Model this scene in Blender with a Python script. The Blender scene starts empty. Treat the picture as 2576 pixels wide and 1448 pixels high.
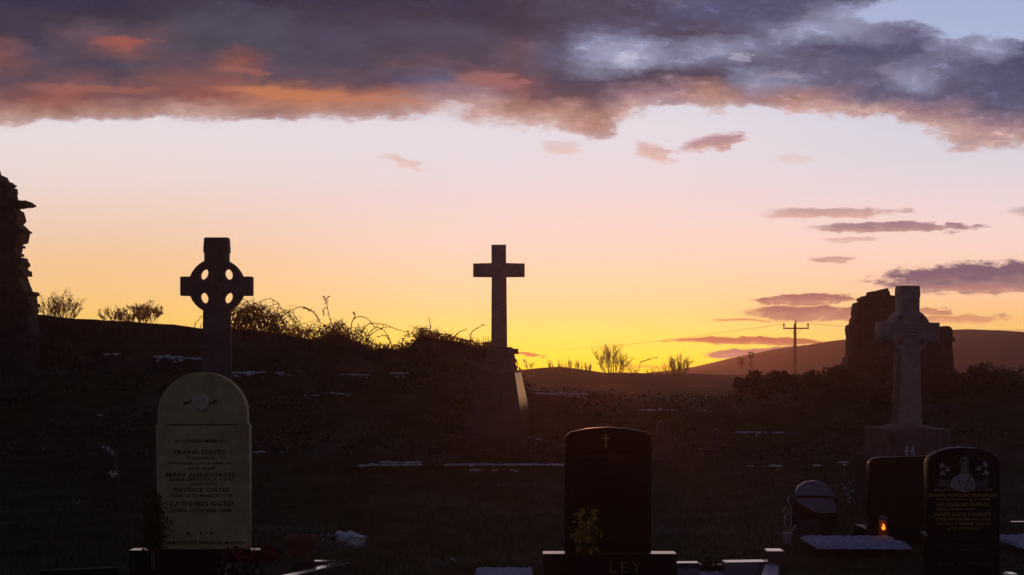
import bpy, bmesh, math, random
from mathutils import Vector, Matrix, noise
S = bpy.context.scene
COL = S.collection
R_ = math.radians
# ------------------------------------------------------------------ camera
F, CX, HY, EYE = 2762.6, 1288.0, 932.0, 1.6
cam_d = bpy.data.cameras.new('camera'); cam = bpy.data.objects.new('camera', cam_d); COL.objects.link(cam)
cam.location = (0, 0, EYE); cam.rotation_euler = (R_(90), 0, 0)
cam_d.sensor_width = 36; cam_d.lens = 36*F/2576; cam_d.shift_y = (HY-724)/2576
cam_d.clip_start = .05; cam_d.clip_end = 5000
S.camera = cam
S.view_settings.view_transform = 'Standard'; S.view_settings.look = 'None'
S.view_settings.exposure = 0; S.view_settings.gamma = 1
S.render.engine = 'CYCLES'
S.cycles.volume_bounces = 0
S.cycles.max_bounces = 5

def lin(c, a=1.0):
    o = []
    for v in c:
        v = v/255.0
        o.append(v/12.92 if v <= .04045 else ((v+.055)/1.055)**2.4)
    return (o[0], o[1], o[2], a)

# ------------------------------------------------------------------ node maths
class N:
    """tiny wrapper that turns python maths on sockets into nodes"""
    tree = None
    def __init__(s, v): s.v = v
    @staticmethod
    def m(op, *a, clamp=False):
        n = N.tree.nodes.new('ShaderNodeMath'); n.operation = op; n.use_clamp = clamp
        for i, x in enumerate(a):
            if isinstance(x, N): N.tree.links.new(x.v, n.inputs[i])
            else: n.inputs[i].default_value = x
        return N(n.outputs[0])
    def __add__(s, o): return N.m('ADD', s, o)
    __radd__ = __add__
    def __sub__(s, o): return N.m('SUBTRACT', s, o)
    def __rsub__(s, o): return N.m('SUBTRACT', o, s)
    def __mul__(s, o): return N.m('MULTIPLY', s, o)
    __rmul__ = __mul__
    def __truediv__(s, o): return N.m('DIVIDE', s, o)
def smooth(x, a, b):
    n = N.tree.nodes.new('ShaderNodeMapRange'); n.interpolation_type = 'SMOOTHSTEP'
    N.tree.links.new(x.v, n.inputs[0]); n.inputs[1].default_value = a; n.inputs[2].default_value = b
    if a > b:
        n.inputs[1].default_value = b; n.inputs[2].default_value = a
        n.inputs[3].default_value = 1; n.inputs[4].default_value = 0
    return N(n.outputs[0])
def ramp(x, stops, interp='LINEAR'):
    n = N.tree.nodes.new('ShaderNodeValToRGB'); n.color_ramp.interpolation = interp
    el = n.color_ramp.elements
    while len(el) > 1: el.remove(el[-1])
    el[0].position = stops[0][0]; el[0].color = stops[0][1]
    for p, c in stops[1:]:
        e = el.new(p); e.color = c
    N.tree.links.new(x.v, n.inputs[0])
    return N(n.outputs[0]), N(n.outputs[1])
def mix(f, a, b):
    n = N.tree.nodes.new('ShaderNodeMix'); n.data_type = 'RGBA'
    for i, x in ((0, f), (6, a), (7, b)):
        if isinstance(x, N): N.tree.links.new(x.v, n.inputs[i])
        else: n.inputs[i].default_value = x
    return N(n.outputs[2])
def noise_n(vec, scale, detail=4, rough=.5):
    n = N.tree.nodes.new('ShaderNodeTexNoise'); n.inputs['Scale'].default_value = scale
    n.inputs['Detail'].default_value = detail; n.inputs['Roughness'].default_value = rough
    N.tree.links.new(vec.v, n.inputs['Vector'])
    sp = N.tree.nodes.new('ShaderNodeSeparateColor'); N.tree.links.new(n.outputs[1], sp.inputs[0])
    return N(n.outputs[0]), N(sp.outputs[0]), N(sp.outputs[1])
def comb(x, y, z=0.0):
    n = N.tree.nodes.new('ShaderNodeCombineXYZ')
    for i, q in enumerate((x, y, z)):
        if isinstance(q, N): N.tree.links.new(q.v, n.inputs[i])
        else: n.inputs[i].default_value = q
    return N(n.outputs[0])
def vmul(a, f):
    n = N.tree.nodes.new('ShaderNodeVectorMath'); n.operation = 'SCALE'
    N.tree.links.new(a.v, n.inputs[0])
    if isinstance(f, N): N.tree.links.new(f.v, n.inputs[3])
    else: n.inputs[3].default_value = f
    return N(n.outputs[0])
def vadd(a, b):
    n = N.tree.nodes.new('ShaderNodeVectorMath'); n.operation = 'ADD'
    for i, q in enumerate((a, b)): N.tree.links.new(q.v, n.inputs[i])
    return N(n.outputs[0])

# ------------------------------------------------------------------ world: dusk sky with cloud deck (by direction, at infinity)
SKY_GAIN = 1.0
HAZE = .0022
def build_world():
    w = bpy.data.worlds.new('World'); S.world = w; w.use_nodes = True
    t = w.node_tree; t.nodes.clear(); N.tree = t
    tc = t.nodes.new('ShaderNodeTexCoord'); sx = t.nodes.new('ShaderNodeSeparateXYZ')
    t.links.new(tc.outputs['Generated'], sx.inputs[0])
    X, Y, Z = (N(o) for o in sx.outputs)
    yy = N.m('MAXIMUM', Y, .12)
    K = F/100
    U = X/yy*K + CX/100          # azimuth, in hundredths of the photo's width unit
    V = HY/100 - Z/yy*K          # elevation, downwards
    # clear sky
    def col(st): return ramp(V*.1, [(p/10, lin(c)) for p, c in st])[0]
    left = col([(0, (170, 180, 212)), (2.6, (222, 216, 226)), (3.4, (232, 221, 222)), (4.5, (235, 216, 210)), (5.5, (238, 206, 186)), (6.5, (243, 199, 154)), (7.3, (246, 200, 136)), (8, (248, 204, 110)), (8.8, (250, 202, 80)), (9.4, (240, 160, 60))])
    mid = col([(0, (166, 178, 214)), (2.2, (214, 212, 226)), (3.2, (226, 218, 226)), (4, (227, 217, 223)), (5, (235, 213, 212)), (6, (245, 212, 198)), (7, (249, 212, 172)), (7.8, (251, 213, 140)), (8.4, (253, 224, 102)), (8.9, (254, 230, 62)), (9.25, (255, 224, 34)), (9.6, (250, 190, 30))])
    right = col([(0, (164, 177, 214)), (1, (170, 183, 216)), (2.2, (196, 202, 224)), (3.2, (212, 210, 224)), (4.2, (222, 213, 221)), (5.2, (238, 214, 214)), (6.2, (249, 212, 200)), (7.2, (252, 206, 168)), (8, (250, 198, 124)), (8.8, (248, 206, 106)), (9.4, (244, 190, 80))])
    sky = mix(smooth(U, 2, 13), left, mid)
    sky = mix(smooth(U, 16, 24.5), sky, right)
    # warps
    na, na1, na2 = noise_n(comb(U*.55, V*1.0, 3.1), 1.0, 6, .6)
    nb, nb1, nb2 = noise_n(comb(U*.8, V*2.6, 7.7), 1.3, 5, .55)
    nf, nf1, nf2 = noise_n(comb(U*1.6, V*3.2, 2.2), 1.7, 6, .65)
    Uw = U + (na1-.5)*1.5 + (nf1-.5)*.8
    Vw = V + (na2-.5)*.8 + (nb-.5)*.3 + (nf2-.5)*.28
    pal = {'N': (54, 52, 78), 'D': (62, 57, 77), 'G': (74, 74, 92), 'P': (73, 70, 93), 'M': (94, 78, 92), 'R': (128, 86, 88), 'E': (150, 92, 86),
           'O': (172, 110, 92), 'C': (188, 118, 88), 'T': (176, 132, 122), 'K': (206, 168, 162), 'k': (216, 182, 176), 'F': (160, 128, 138),
           'S': (80, 84, 116), 'V': (95, 95, 124), 'L': (126, 128, 158), 'W': (156, 161, 192), '.': (208, 188, 196), ',': (166, 172, 204)}
    den = {'.': 0, ',': 0, 'k': .38, 'K': .62, 'W': .85}
    rows = ["NNNNDDNNNNNNNDPPPVSSSSV,,,,",
            "DDDDDGGGDDDDNDPPPSSSVW,,,,,",
            "DDMMMGGGPPPPPDPVVPPVWWLV,,,",
            "RPMEMGGGPPPPPMVWWLWLVSSSLWS",
            "RMPGMMEPPPMMPMVWWLVVVVVLVSS",
            "MMRMRRRMMMPVRRPPPPPWLVVWVSS",
            "REERREECCOOFFRMMFFTFTFVVVSS",
            "TTTTTKTTTTTKKTTTK.K.KKKFFVV",
            "k...........kkKT.......kKFF",
            "........................KKk",
            "..........................."]
    up = N.m('MULTIPLY', Uw, 1/25.76)
    vp = N.m('DIVIDE', N.m('MINIMUM', N.m('MAXIMUM', Vw, 0.0), 4.0), .4)
    acc = None; dac = None
    for i, r in enumerate(rows):
        st = []
        for j, ch in enumerate(r):
            p = min(j, 25.76)/25.76
            st.append((p, lin(pal[ch], den.get(ch, 1.0))))
        c, a = ramp(up, st)
        wgt = N.m('MAXIMUM', 1.0 - N.m('ABSOLUTE', vp - float(i)), 0.0)
        ci = vmul(c, wgt); di = a*wgt
        acc = ci if acc is None else vadd(acc, ci)
        dac = di if dac is None else dac + di
    n1, _, _ = noise_n(comb(U*.9, V*2.0, 1.3), 1.6, 7, .6)
    dn = dac + (n1-.5)*.75 + (nf-.5)*.25
    al, ar = smooth(dn, .22, .72), smooth(dn, .29, .64)
    sr = smooth(U, 11, 17)
    alpha = al*(1-sr) + ar*sr
    n2, _, _ = noise_n(comb(U*.5, V*1.3, 9.2), 1.5, 7, .58)
    ccol = vmul(acc, .62 + n2*.76)
    n4, _, _ = noise_n(comb(U*1.3 + (nf1-.5)*1.2, V*3.0 + (nf2-.5)*.8, 19.2), 1.7, 8, .64)
    ccol = vmul(ccol, (.62 + n4*.5) + (smooth(n4, .52, .74)*.5)*sr)
    sky = mix(alpha, sky, ccol)
    # separate small clouds and glowing streaks: centre, radii, slope, colour, strength, softness
    e0, e1, e2 = noise_n(comb(U*.6, V*3.2, 4.4), 1.4, 6, .62)
    Us = U + (e1-.5)*1.3 + (nf1-.5)*.9; Vs = V + (e2-.5)*.34 + (nf2-.5)*.16
    small = [
        (7.3, 2.36, 1.9, .15, .06, (194, 122, 88), .75, 1.2), (2.95, 1.05, .6, .15, 0, (162, 88, 78), .75, 1.2), (2.6, 2.25, 1.9, .10, .03, (160, 98, 86), .6, 1.2), (9.6, 2.5, 1.4, .1, .06, (184, 122, 98), .6, 1.2),
        (6.1, 1.75, .5, .12, .15, (160, 98, 90), .6, 1.0), (12.4, 2.0, .8, .16, .1, (158, 104, 104), .7, 1.0), (15.8, 1.5, .4, .16, 0, (200, 202, 222), .6, 1.4), (18.65, 1.42, .3, .15, 0, (190, 188, 210), .55, 1.4),
        (19.7, 1.9, .5, .12, 0, (170, 158, 176), .4, 1.3), (22.4, 1.8, .3, .2, 0, (150, 146, 172), .4, 1.3),
        (21.0, 5.36, 1.7, .14, -.02, (190, 150, 150), .9, .7), (22.5, 5.74, 2.1, .13, 0, (160, 126, 136), 1, .6), (21.4, 6.03, .6, .08, 0, (196, 158, 155), .6, .8),
        (21.0, 6.5, .6, .065, 0, (190, 148, 145), .9, .7), (25.9, 6.95, 3.9, .42, -.03, (112, 90, 110), 1, .45), (25.0, 7.28, 2.0, .12, .02, (166, 118, 118), .8, .8),
        (20.4, 7.53, 1.5, .13, -.01, (152, 104, 100), 1, .5), (20.6, 7.88, 1.9, .2, .01, (150, 104, 98), 1, .5), (18.6, 8.07, .7, .04, 0, (190, 128, 84), .9, .7),
        (18.6, 8.58, 1.9, .11, .01, (158, 98, 72), 1, .45), (19.2, 8.9, 1.5, .17, -.01, (150, 108, 102), 1, .4), (13.25, 8.96, .32, .045, .1, (176, 108, 50), 1, .5),
        (23.2, 7.83, .8, .06, .03, (186, 124, 104), .9, .7), (24.1, 8.02, 1.4, .1, .01, (196, 132, 104), .85, .8), (25.9, 5.35, .6, .13, 0, (186, 160, 168), .7, .8),
        (16.5, 3.85, .5, .26, .25, (208, 166, 164), .85, 1.0), (17.95, 3.6, .8, .2, -.2, (176, 134, 142), .95, .9), (14.2, 3.72, .6, .15, 0, (214, 186, 184), .7, 1.0),
        (10.1, 4.1, .55, .1, .3, (218, 186, 178), .7, 1.0), (20.1, 4.0, .6, .12, 0, (214, 186, 180), .45, 1.0), (24.6, 3.62, .8, .16, -.15, (178, 146, 152), .8, .9),
        (11.4, 2.75, .25, .3, 0, (214, 204, 216), .5, 1.3), (16.3, 9.22, .7, .05, 0, (214, 140, 50), .6, .8)]
    for cu, cv, rx, ry, sl, c, st, soft in small:
        du = (Us - cu)*(1/rx); dv = (Vs - cv - (Us-cu)*sl)*(1/ry)
        e = du*du + dv*dv + (e0-.5)*1.4 + (nf-.5)*2.0
        m = smooth(e, 1.0+soft*.6, 1.0-soft*.8)*st
        cl = [c[0]+(255-c[0])*.30, c[1]+(200-c[1])*.32, c[2]+(160-c[2])*.25]
        cc = mix(smooth(dv + (e0-.5)*2.4 + (nf-.5)*2.0, -.5, .9), lin(c), lin(cl)) if ry < .6 and cv > 3 else lin(c)
        sky = mix(m, sky, cc)
    # sky colour raised towards the horizon to cancel the haze box's dimming
    path = N.m('MINIMUM', N.m('DIVIDE', 7.9, N.m('MAXIMUM', Z/yy, .02)), 235.0)
    sky = vmul(sky, N.m('EXPONENT', path*(HAZE*.72)))
    # beyond the photographed part: grey-blue dusk overhead and behind
    upm = smooth(V, 0.0, -6.0)
    zen = lin((46, 49, 80)); back = lin((60, 59, 76))
    sky = mix(upm, sky, zen)
    sky = mix(smooth(Y, .32, -.08), sky, back)
    sky = mix(smooth(Z, -.02, -.08), sky, lin((30, 24, 22)))
    bg = t.nodes.new('ShaderNodeBackground'); bg.inputs[1].default_value = SKY_GAIN
    t.links.new(sky.v, bg.inputs[0])
    # a last trace of physical twilight air on top
    ns = t.nodes.new('ShaderNodeTexSky'); ns.sky_type = 'NISHITA'; ns.sun_disc = False
    ns.sun_elevation = R_(1.3); ns.sun_rotation = R_(3.5)
    b2 = t.nodes.new('ShaderNodeBackground'); b2.inputs[1].default_value = .002
    t.links.new(ns.outputs[0], b2.inputs[0])
    ad = t.nodes.new('ShaderNodeAddShader'); t.links.new(bg.outputs[0], ad.inputs[0]); t.links.new(b2.outputs[0], ad.inputs[1])
    out = t.nodes.new('ShaderNodeOutputWorld'); t.links.new(ad.outputs[0], out.inputs[0])
build_world()
# the sun has just gone behind the ridge, a little right of centre
sun_d = bpy.data.lights.new('sun', 'SUN'); sun_d.energy = .55; sun_d.angle = R_(.5); sun_d.color = (1, .36, .14)
sun = bpy.data.objects.new('sun', sun_d); COL.objects.link(sun)
sd = Vector((math.sin(R_(3.5))*math.cos(R_(1.3)), math.cos(R_(3.5))*math.cos(R_(1.3)), math.sin(R_(1.3))))
sun.rotation_euler = (sd).to_track_quat('Z', 'Y').to_euler()

# ------------------------------------------------------------------ helpers
def PX(px, d): return (px-CX)/F*d
def PZ(py, d): return EYE + (HY-py)/F*d
def P(px, py, d): return Vector((PX(px, d), d, PZ(py, d)))
def tag(o, label=None, cat=None, group=None, kind=None):
    if label: o['label'] = label
    if cat: o['category'] = cat
    if group: o['group'] = group
    if kind or cat: o['kind'] = kind or 'thing'
    return o
def empty(name, loc, label, cat, group=None, rz=0):
    o = bpy.data.objects.new(name, None); COL.objects.link(o); o.location = loc; o.rotation_euler = (0, 0, rz)
    o.empty_display_size = .1
    return tag(o, label, cat, group)
class MB:
    def __init__(s): s.v = []; s.f = []
    def add(s, vs, fs):
        b = len(s.v); s.v += [tuple(q) for q in vs]; s.f += [tuple(i+b for i in f) for f in fs]
    def box(s, a, b, taper=0.0):
        (x0, y0, z0), (x1, y1, z1) = a, b; t = taper
        s.add([(x0, y0, z0), (x1, y0, z0), (x1, y1, z0), (x0, y1, z0), (x0+t, y0+t, z1), (x1-t, y0+t, z1), (x1-t, y1-t, z1), (x0+t, y1-t, z1)],
              [(0, 3, 2, 1), (4, 5, 6, 7), (0, 1, 5, 4), (1, 2, 6, 5), (2, 3, 7, 6), (3, 0, 4, 7)])
    def tube(s, pts, rad, n=4):
        pts = [Vector(p) for p in pts]
        if not hasattr(rad, '__len__'): rad = [rad]*len(pts)
        b = len(s.v)
        for i, p in enumerate(pts):
            t = (pts[min(i+1, len(pts)-1)]-pts[max(i-1, 0)])
            if t.length < 1e-9: t = Vector((0, 0, 1))
            t.normalize(); a = t.orthogonal().normalized(); c = t.cross(a)
            for k in range(n):
                g = 2*math.pi*k/n
                s.v.append(tuple(p+(a*math.cos(g)+c*math.sin(g))*rad[i]))
        for i in range(len(pts)-1):
            for k in range(n):
                s.f.append((b+i*n+k, b+i*n+(k+1) % n, b+(i+1)*n+(k+1) % n, b+(i+1)*n+k))
        s.f.append(tuple(b+k for k in range(n))[::-1]); s.f.append(tuple(b+(len(pts)-1)*n+k for k in range(n)))
    def lathe(s, prof, c=(0, 0, 0), n=16):
        b = len(s.v)
        for r, z in prof:
            for k in range(n):
                g = 2*math.pi*k/n; s.v.append((c[0]+r*math.cos(g), c[1]+r*math.sin(g), c[2]+z))
        for i in range(len(prof)-1):
            for k in range(n): s.f.append((b+i*n+k, b+i*n+(k+1) % n, b+(i+1)*n+(k+1) % n, b+(i+1)*n+k))
        s.f.append(tuple(b+k for k in range(n))[::-1]); s.f.append(tuple(b+(len(prof)-1)*n+k for k in range(n)))
    def leaf(s, p, size, rnd):
        d = Vector((rnd.gauss(0, 1), rnd.gauss(0, 1), rnd.gauss(0, 1))).normalized()
        a = d.orthogonal().normalized(); c = d.cross(a)
        g = rnd.random()*6.28; a, c = a*math.cos(g)+c*math.sin(g), c*math.cos(g)-a*math.sin(g)
        w = size*.5
        s.add([p-a*size*.6, p-a*size*.1+c*w*.7+d*w*.15, p+a*size*.6, p-a*size*.1-c*w*.7+d*w*.15], [(0, 1, 2, 3)])
    def build(s, name, mat, parent=None, loc=None, sm=False):
        me = bpy.data.meshes.new(name); me.from_pydata(s.v, [], s.f); me.update()
        if sm:
            for p in me.polygons: p.use_smooth = True
        return obj(name, me, mat, parent, loc)
def obj(name, me, mat, parent=None, loc=None):
    o = bpy.data.objects.new(name, me); COL.objects.link(o)
    if mat: me.materials.clear(); me.materials.append(mat)
    if parent: o.parent = parent
    if loc is not None: o.location = loc
    return o
def bevel_me(me, w, seg=2):
    bm = bmesh.new(); bm.from_mesh(me)
    bmesh.ops.remove_doubles(bm, verts=bm.verts, dist=1e-5)
    ed = [e for e in bm.edges if len(e.link_faces) == 2 and e.calc_face_angle(0) > .5]
    bmesh.ops.bevel(bm, geom=ed, offset=w, segments=seg, affect='EDGES', clamp_overlap=True)
    bm.to_mesh(me); bm.free(); me.update()
def curve_mesh(cu):
    o = bpy.data.objects.new('tmp', cu); COL.objects.link(o)
    dg = bpy.context.evaluated_depsgraph_get(); me = bpy.data.meshes.new_from_object(o.evaluated_get(dg))
    bpy.data.objects.remove(o); bpy.data.curves.remove(cu)
    return me
def plate(outer, holes=(), thick=.1, bev=.0, yfront=0.0):
    """flat outline in x,z extruded in y; front face at y = yfront"""
    cu = bpy.data.curves.new('c', 'CURVE'); cu.dimensions = '2D'; cu.fill_mode = 'BOTH'
    cu.extrude = thick/2-bev; cu.bevel_depth = bev; cu.bevel_resolution = 1; cu.offset = -bev
    for pts in [outer]+list(holes):
        sp = cu.splines.new('POLY'); sp.points.add(len(pts)-1)
        for q, (x, z) in zip(sp.points, pts): q.co = (x, z, 0, 1)
        sp.use_cyclic_u = True
    me = curve_mesh(cu)
    for v in me.vertices:
        x, y, z = v.co; v.co = (x, yfront+thick/2-z, y)
    me.update(); return me
def text_lines(lines, depth=.002, bold=0.0):
    """lines: (string, xcentre, zbaseline, width, height)"""
    mb = MB()
    for s_, xc, z, wd, h in lines:
        cu = bpy.data.curves.new('t', 'FONT'); cu.body = s_; cu.size = 1; cu.extrude = 0; cu.offset = bold; cu.resolution_u = 2
        me = curve_mesh(cu)
        xs = [v.co.x for v in me.vertices]; ys = [v.co.y for v in me.vertices]
        if not xs: continue
        x0, x1, y0, y1 = min(xs), max(xs), min(ys), max(ys)
        sx = wd/(x1-x0); sz = h/(y1-y0)
        vs = [(xc-wd/2+(v.co.x-x0)*sx, 0, z+(v.co.y-y0)*sz) for v in me.vertices]
        mb.add(vs, [tuple(p.vertices) for p in me.polygons]); bpy.data.meshes.remove(me)
    return mb
# ------------------------------------------------------------------ materials
def mat(name, c1, c2, scale=5, rough=.8, bump=.3, detail=5, spec=.5, ior=1.5, c3=None, trans=0, coat=0, bscale=None):
    m = bpy.data.materials.new(name); m.use_nodes = True; t = m.node_tree; N.tree = t
    b = t.nodes['Principled BSDF']
    tc = t.nodes.new('ShaderNodeTexCoord'); vec = N(tc.outputs['Object'])
    n, _, _ = noise_n(vec, scale, detail, .6)
    c, _ = ramp(n, [(.32, (*c1, 1)), (.68, (*c2, 1))])
    if c3:
        n3, _, _ = noise_n(vec, scale*.23, 4, .6)
        c = mix(smooth(n3, .5, .66), c, (*c3, 1))
    t.links.new(c.v, b.inputs['Base Color'])
    b.inputs['Roughness'].default_value = rough; b.inputs['IOR'].default_value = ior
    b.inputs['Specular IOR Level'].default_value = spec
    if coat: b.inputs['Coat Weight'].default_value = coat; b.inputs['Coat Roughness'].default_value = .1
    if bump:
        nb, _, _ = noise_n(vec, bscale or scale*3, 5, .65)
        bp = t.nodes.new('ShaderNodeBump'); bp.inputs['Strength'].default_value = bump; bp.inputs['Distance'].default_value = .02
        t.links.new(nb.v, bp.inputs['Height']); t.links.new(bp.outputs[0], b.inputs['Normal'])
    return m
M = {}
M['grass'] = mat('grass', (.022, .03, .011), (.055, .065, .03), 2.2, .95, .9, spec=.05, c3=(.075, .08, .055))
M['blade'] = mat('grass_blade', (.035, .05, .018), (.10, .11, .06), 1.6, .8, 0, spec=.1)
M['field'] = mat('field', (.03, .03, .015), (.05, .045, .025), .3, .95, 0, spec=.05)
M['hill'] = mat('hill', (.06, .05, .04), (.10, .075, .055), .04, .95, 0, spec=.05)
M['snow'] = mat('snow', (.45, .46, .52), (.8, .81, .86), 14, .7, .4)
M['limestone'] = mat('lichened_limestone', (.44, .39, .18), (.68, .62, .33), 6, .85, .35, c3=(.38, .27, .16))
M['greystone'] = mat('grey_stone', (.20, .17, .15), (.32, .28, .25), 7, .85, .4, c3=(.16, .13, .11))
M['warmstone'] = mat('warm_stone', (.40, .30, .26), (.6, .47, .42), 9, .8, .35, c3=(.34, .28, .22))
M['pedstone'] = mat('polished_stone', (.015, .012, .011), (.05, .036, .026), 5, .16, .03, ior=1.6)
M['oldstone'] = mat('dark_old_stone', (.06, .055, .05), (.16, .145, .14), 6, .9, .6)
M['pedblock'] = mat('pedestal_block', (.16, .105, .09), (.27, .19, .165), 9, .85, .4)
M['crossgrey'] = mat('dark_grey_stone', (.12, .10, .095), (.2, .165, .155), 7, .85, .4)
M['rough'] = mat('rough_rock', (.10, .085, .07), (.22, .18, .15), 6, .9, .8)
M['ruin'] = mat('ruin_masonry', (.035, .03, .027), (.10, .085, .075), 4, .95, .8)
M['granite'] = mat('black_granite', (.006, .006, .007), (.012, .011, .012), 60, .45, 0, spec=.2, ior=1.45)
M['basegranite'] = mat('polished_base_granite', (.008, .008, .009), (.016, .015, .016), 60, .16, 0, ior=1.6)
M['kerbtop'] = mat('polished_kerb', (.06, .055, .055), (.12, .11, .11), 60, .1, 0, ior=3.4)
M['frostkerb'] = mat('frosted_kerb', (.5, .5, .56), (.7, .7, .76), 30, .5, .2)
M['gold'] = mat('gilded_lettering', (.5, .32, .08), (.7, .48, .14), 40, .5, 0)
M['gilt_dim'] = mat('worn_gilding', (.28, .2, .1), (.4, .3, .16), 40, .6, 0)
M['silver'] = mat('etched_grey', (.35, .36, .36), (.55, .55, .55), 60, .8, 0)
M['etchdim'] = mat('etched_faint', (.08, .085, .10), (.14, .14, .16), 60, .8, 0)
M['leadblack'] = mat('black_lettering', (.03, .025, .02), (.08, .06, .05), 40, .8, 0)
M['ivy'] = mat('ivy_leaf', (.02, .028, .012), (.06, .065, .03), 2, .45, 0, spec=.4)
M['leaf'] = mat('evergreen_leaf', (.02, .03, .012), (.05, .06, .025), 2, .6, 0, spec=.3)
M['dryleaf'] = mat('dry_leaf', (.16, .08, .03), (.32, .17, .06), 9, .8, 0)
_t = M['dryleaf'].node_tree; _b = _t.nodes['Principled BSDF']; _tr = _t.nodes.new('ShaderNodeBsdfTranslucent'); _tr.inputs[0].default_value = (.8, .40, .13, 1)
_mx = _t.nodes.new('ShaderNodeMixShader'); _mx.inputs[0].default_value = .7; _t.links.new(_b.outputs[0], _mx.inputs[1]); _t.links.new(_tr.outputs[0], _mx.inputs[2]); _t.links.new(_mx.outputs[0], _t.nodes['Material Output'].inputs[0])
M['twig'] = mat('twig_bark', (.10, .055, .03), (.2, .11, .06), 6, .8, 0)
M['wood'] = mat('pole_wood', (.07, .045, .03), (.12, .08, .05), 6, .9, .2)
M['metal'] = mat('dark_metal', (.08, .08, .08), (.14, .14, .14), 6, .5, 0)
M['terra'] = mat('terracotta', (.17, .07, .045), (.24, .11, .07), 12, .85, .2)
M['white'] = mat('white_paper', (.5, .55, .6), (.7, .74, .78), 14, .6, .3)
M['petalw'] = mat('white_petal', (.55, .58, .6), (.75, .75, .75), 20, .7, 0)
M['red'] = mat('red_petal', (.22, .012, .014), (.34, .03, .028), 14, .6, 0)
M['yellow'] = mat('yellow_petal', (.35, .22, .03), (.6, .42, .06), 14, .7, 0)
M['conifer'] = mat('golden_conifer', (.07, .06, .012), (.2, .09, .015), 5, .8, 0)
M['gravel'] = mat('frosted_gravel', (.22, .22, .36), (.55, .56, .8), 28, .7, .6)
M['lilac'] = mat('pale_marble', (.3, .29, .42), (.42, .41, .56), 8, .35, .05)
M['earth'] = mat('dark_chippings', (.02, .018, .016), (.05, .045, .04), 30, .9, .6)
def emis(name, c, s):
    m = bpy.data.materials.new(name); m.use_nodes = True; b = m.node_tree.nodes['Principled BSDF']
    b.inputs['Base Color'].default_value = (*c, 1); b.inputs['Emission Color'].default_value = (*c, 1); b.inputs['Emission Strength'].default_value = s
    return m
M['flame'] = emis('candle_flame', (1, .40, .09), 4.0)

# ------------------------------------------------------------------ terrain
CREST = [(-3000, 760), (-400, 780), (0, 785), (95, 792), (200, 803), (330, 809), (440, 818), (510, 827), (631, 828), (709, 840), (749, 848), (792, 857), (812, 850), (837, 838), (860, 841),
         (880, 854), (909, 866), (938, 880), (966, 875), (1009, 881), (1038, 868), (1061, 842), (1095, 854), (1133, 855), (1167, 866), (1210, 876), (1236, 870), (1290, 876), (1302, 900)]
BANK = CREST[:-2]+[(1290, 880), (1330, 955), (1500, 975), (1800, 985), (1900, 965), (2100, 940), (2600, 925), (3200, 915), (6000, 915)]
def interp(tab, x):
    if x <= tab[0][0]: return tab[0][1]
    for (a, va), (b, vb) in zip(tab, tab[1:]):
        if x <= b: return va+(vb-va)*(x-a)/(b-a)
    return tab[-1][1]
DC = 24.5
def crest_z(x): return PZ(interp(BANK, CX+x*F/DC), DC)
PROF = [(-50, 0), (17.2, 0), (17.55, .09), (19.2, .2), (20.3, .42), (21.2, .8), (21.6, .84), (22.3, 1.1), (22.6, 1.14), (23.1, 1.5), (23.6, 1.6), (24.2, 2.2), (25.5, 2.2), (28, 1.0), (60, .9)]
def ground_z(x, y):
    z = interp(PROF, y)
    cz = crest_z(x)
    if y > 17.3: z = min(z, cz-.3)
    n = noise.noise(Vector((x*.6, y*.6, 0)))*.10+noise.noise(Vector((x*2.1, y*2.1, 4)))*.035
    k = min(1, max(0, (y-16.5)/3))
    return z+n*(.18+.9*k)
def sheet(name, xs, ys, fz, m, label=None, kind='structure'):
    mb = MB(); nx = len(xs)
    mb.v = [(x, y, fz(x, y)) for y in ys for x in xs]
    mb.f = [(j*nx+i, j*nx+i+1, (j+1)*nx+i+1, (j+1)*nx+i) for j in range(len(ys)-1) for i in range(nx-1)]
    o = mb.build(name, m, sm=True); tag(o, label, None, None, kind); return o
def rng(a, b, n): return [a+(b-a)*i/n for i in range(n+1)]
sheet('ground', rng(-200, -14, 20)[:-1]+rng(-14, 14, 230)+rng(14, 200, 20)[1:], rng(-30, 5, 10)[:-1]+rng(5, 17, 50)[:-1]+rng(17, 26, 90)+rng(26, 60, 20)[1:], ground_z, M['grass'], 'dark frosted graveyard grass rising to a bank')
RIDGE = [(-6000, 940), (900, 936), (1290, 934), (1326, 930), (1404, 923), (1462, 930), (1530, 940), (1580, 938), (1648, 941), (1716, 940), (1800, 944), (2200, 948), (7000, 950)]
def field_z(x, y):
    zr = PZ(interp(RIDGE, CX+x*F/70), 70)
    base = .3
    t = (y-40)/30 if y < 70 else 1-(y-70)/60*.6
    t = max(0, min(1, t)); t = t*t*(3-2*t)
    return base+(zr-base)*t+noise.noise(Vector((x*.3, y*.3, 2)))*.05
sheet('field', rng(-260, -30, 20)[:-1]+rng(-30, 60, 120)+rng(60, 300, 20)[1:], rng(40, 130, 46), field_z, M['field'], 'dark field ridge beyond the graveyard wall')
HILL = [(-6000, 960), (1500, 958), (1640, 946), (1716, 940), (1766, 933), (1851, 922), (1936, 905), (2012, 885), (2070, 868), (2125, 857), (2250, 842), (2350, 833), (2395, 836), (2432, 845), (2480, 850), (2532, 847), (2576, 852), (2800, 850), (3300, 900), (6000, 930)]
def hill_z(x, y):
    zr = PZ(interp(HILL, CX+x*F/150), 150)
    t = (y-80)/70 if y < 150 else 1-(y-150)/70*.5
    t = max(0, min(1, t)); t = math.sin(t*math.pi/2)**.8
    return -1+(zr+1)*t+noise.noise(Vector((x*.08, y*.08, 6)))*.2
sheet('hill', rng(-280, -60, 20)[:-1]+rng(-60, 110, 180)+rng(110, 280, 16)[1:], rng(80, 220, 56), hill_z, M['hill'], 'low bare hill rising to the right on the horizon')

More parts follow.
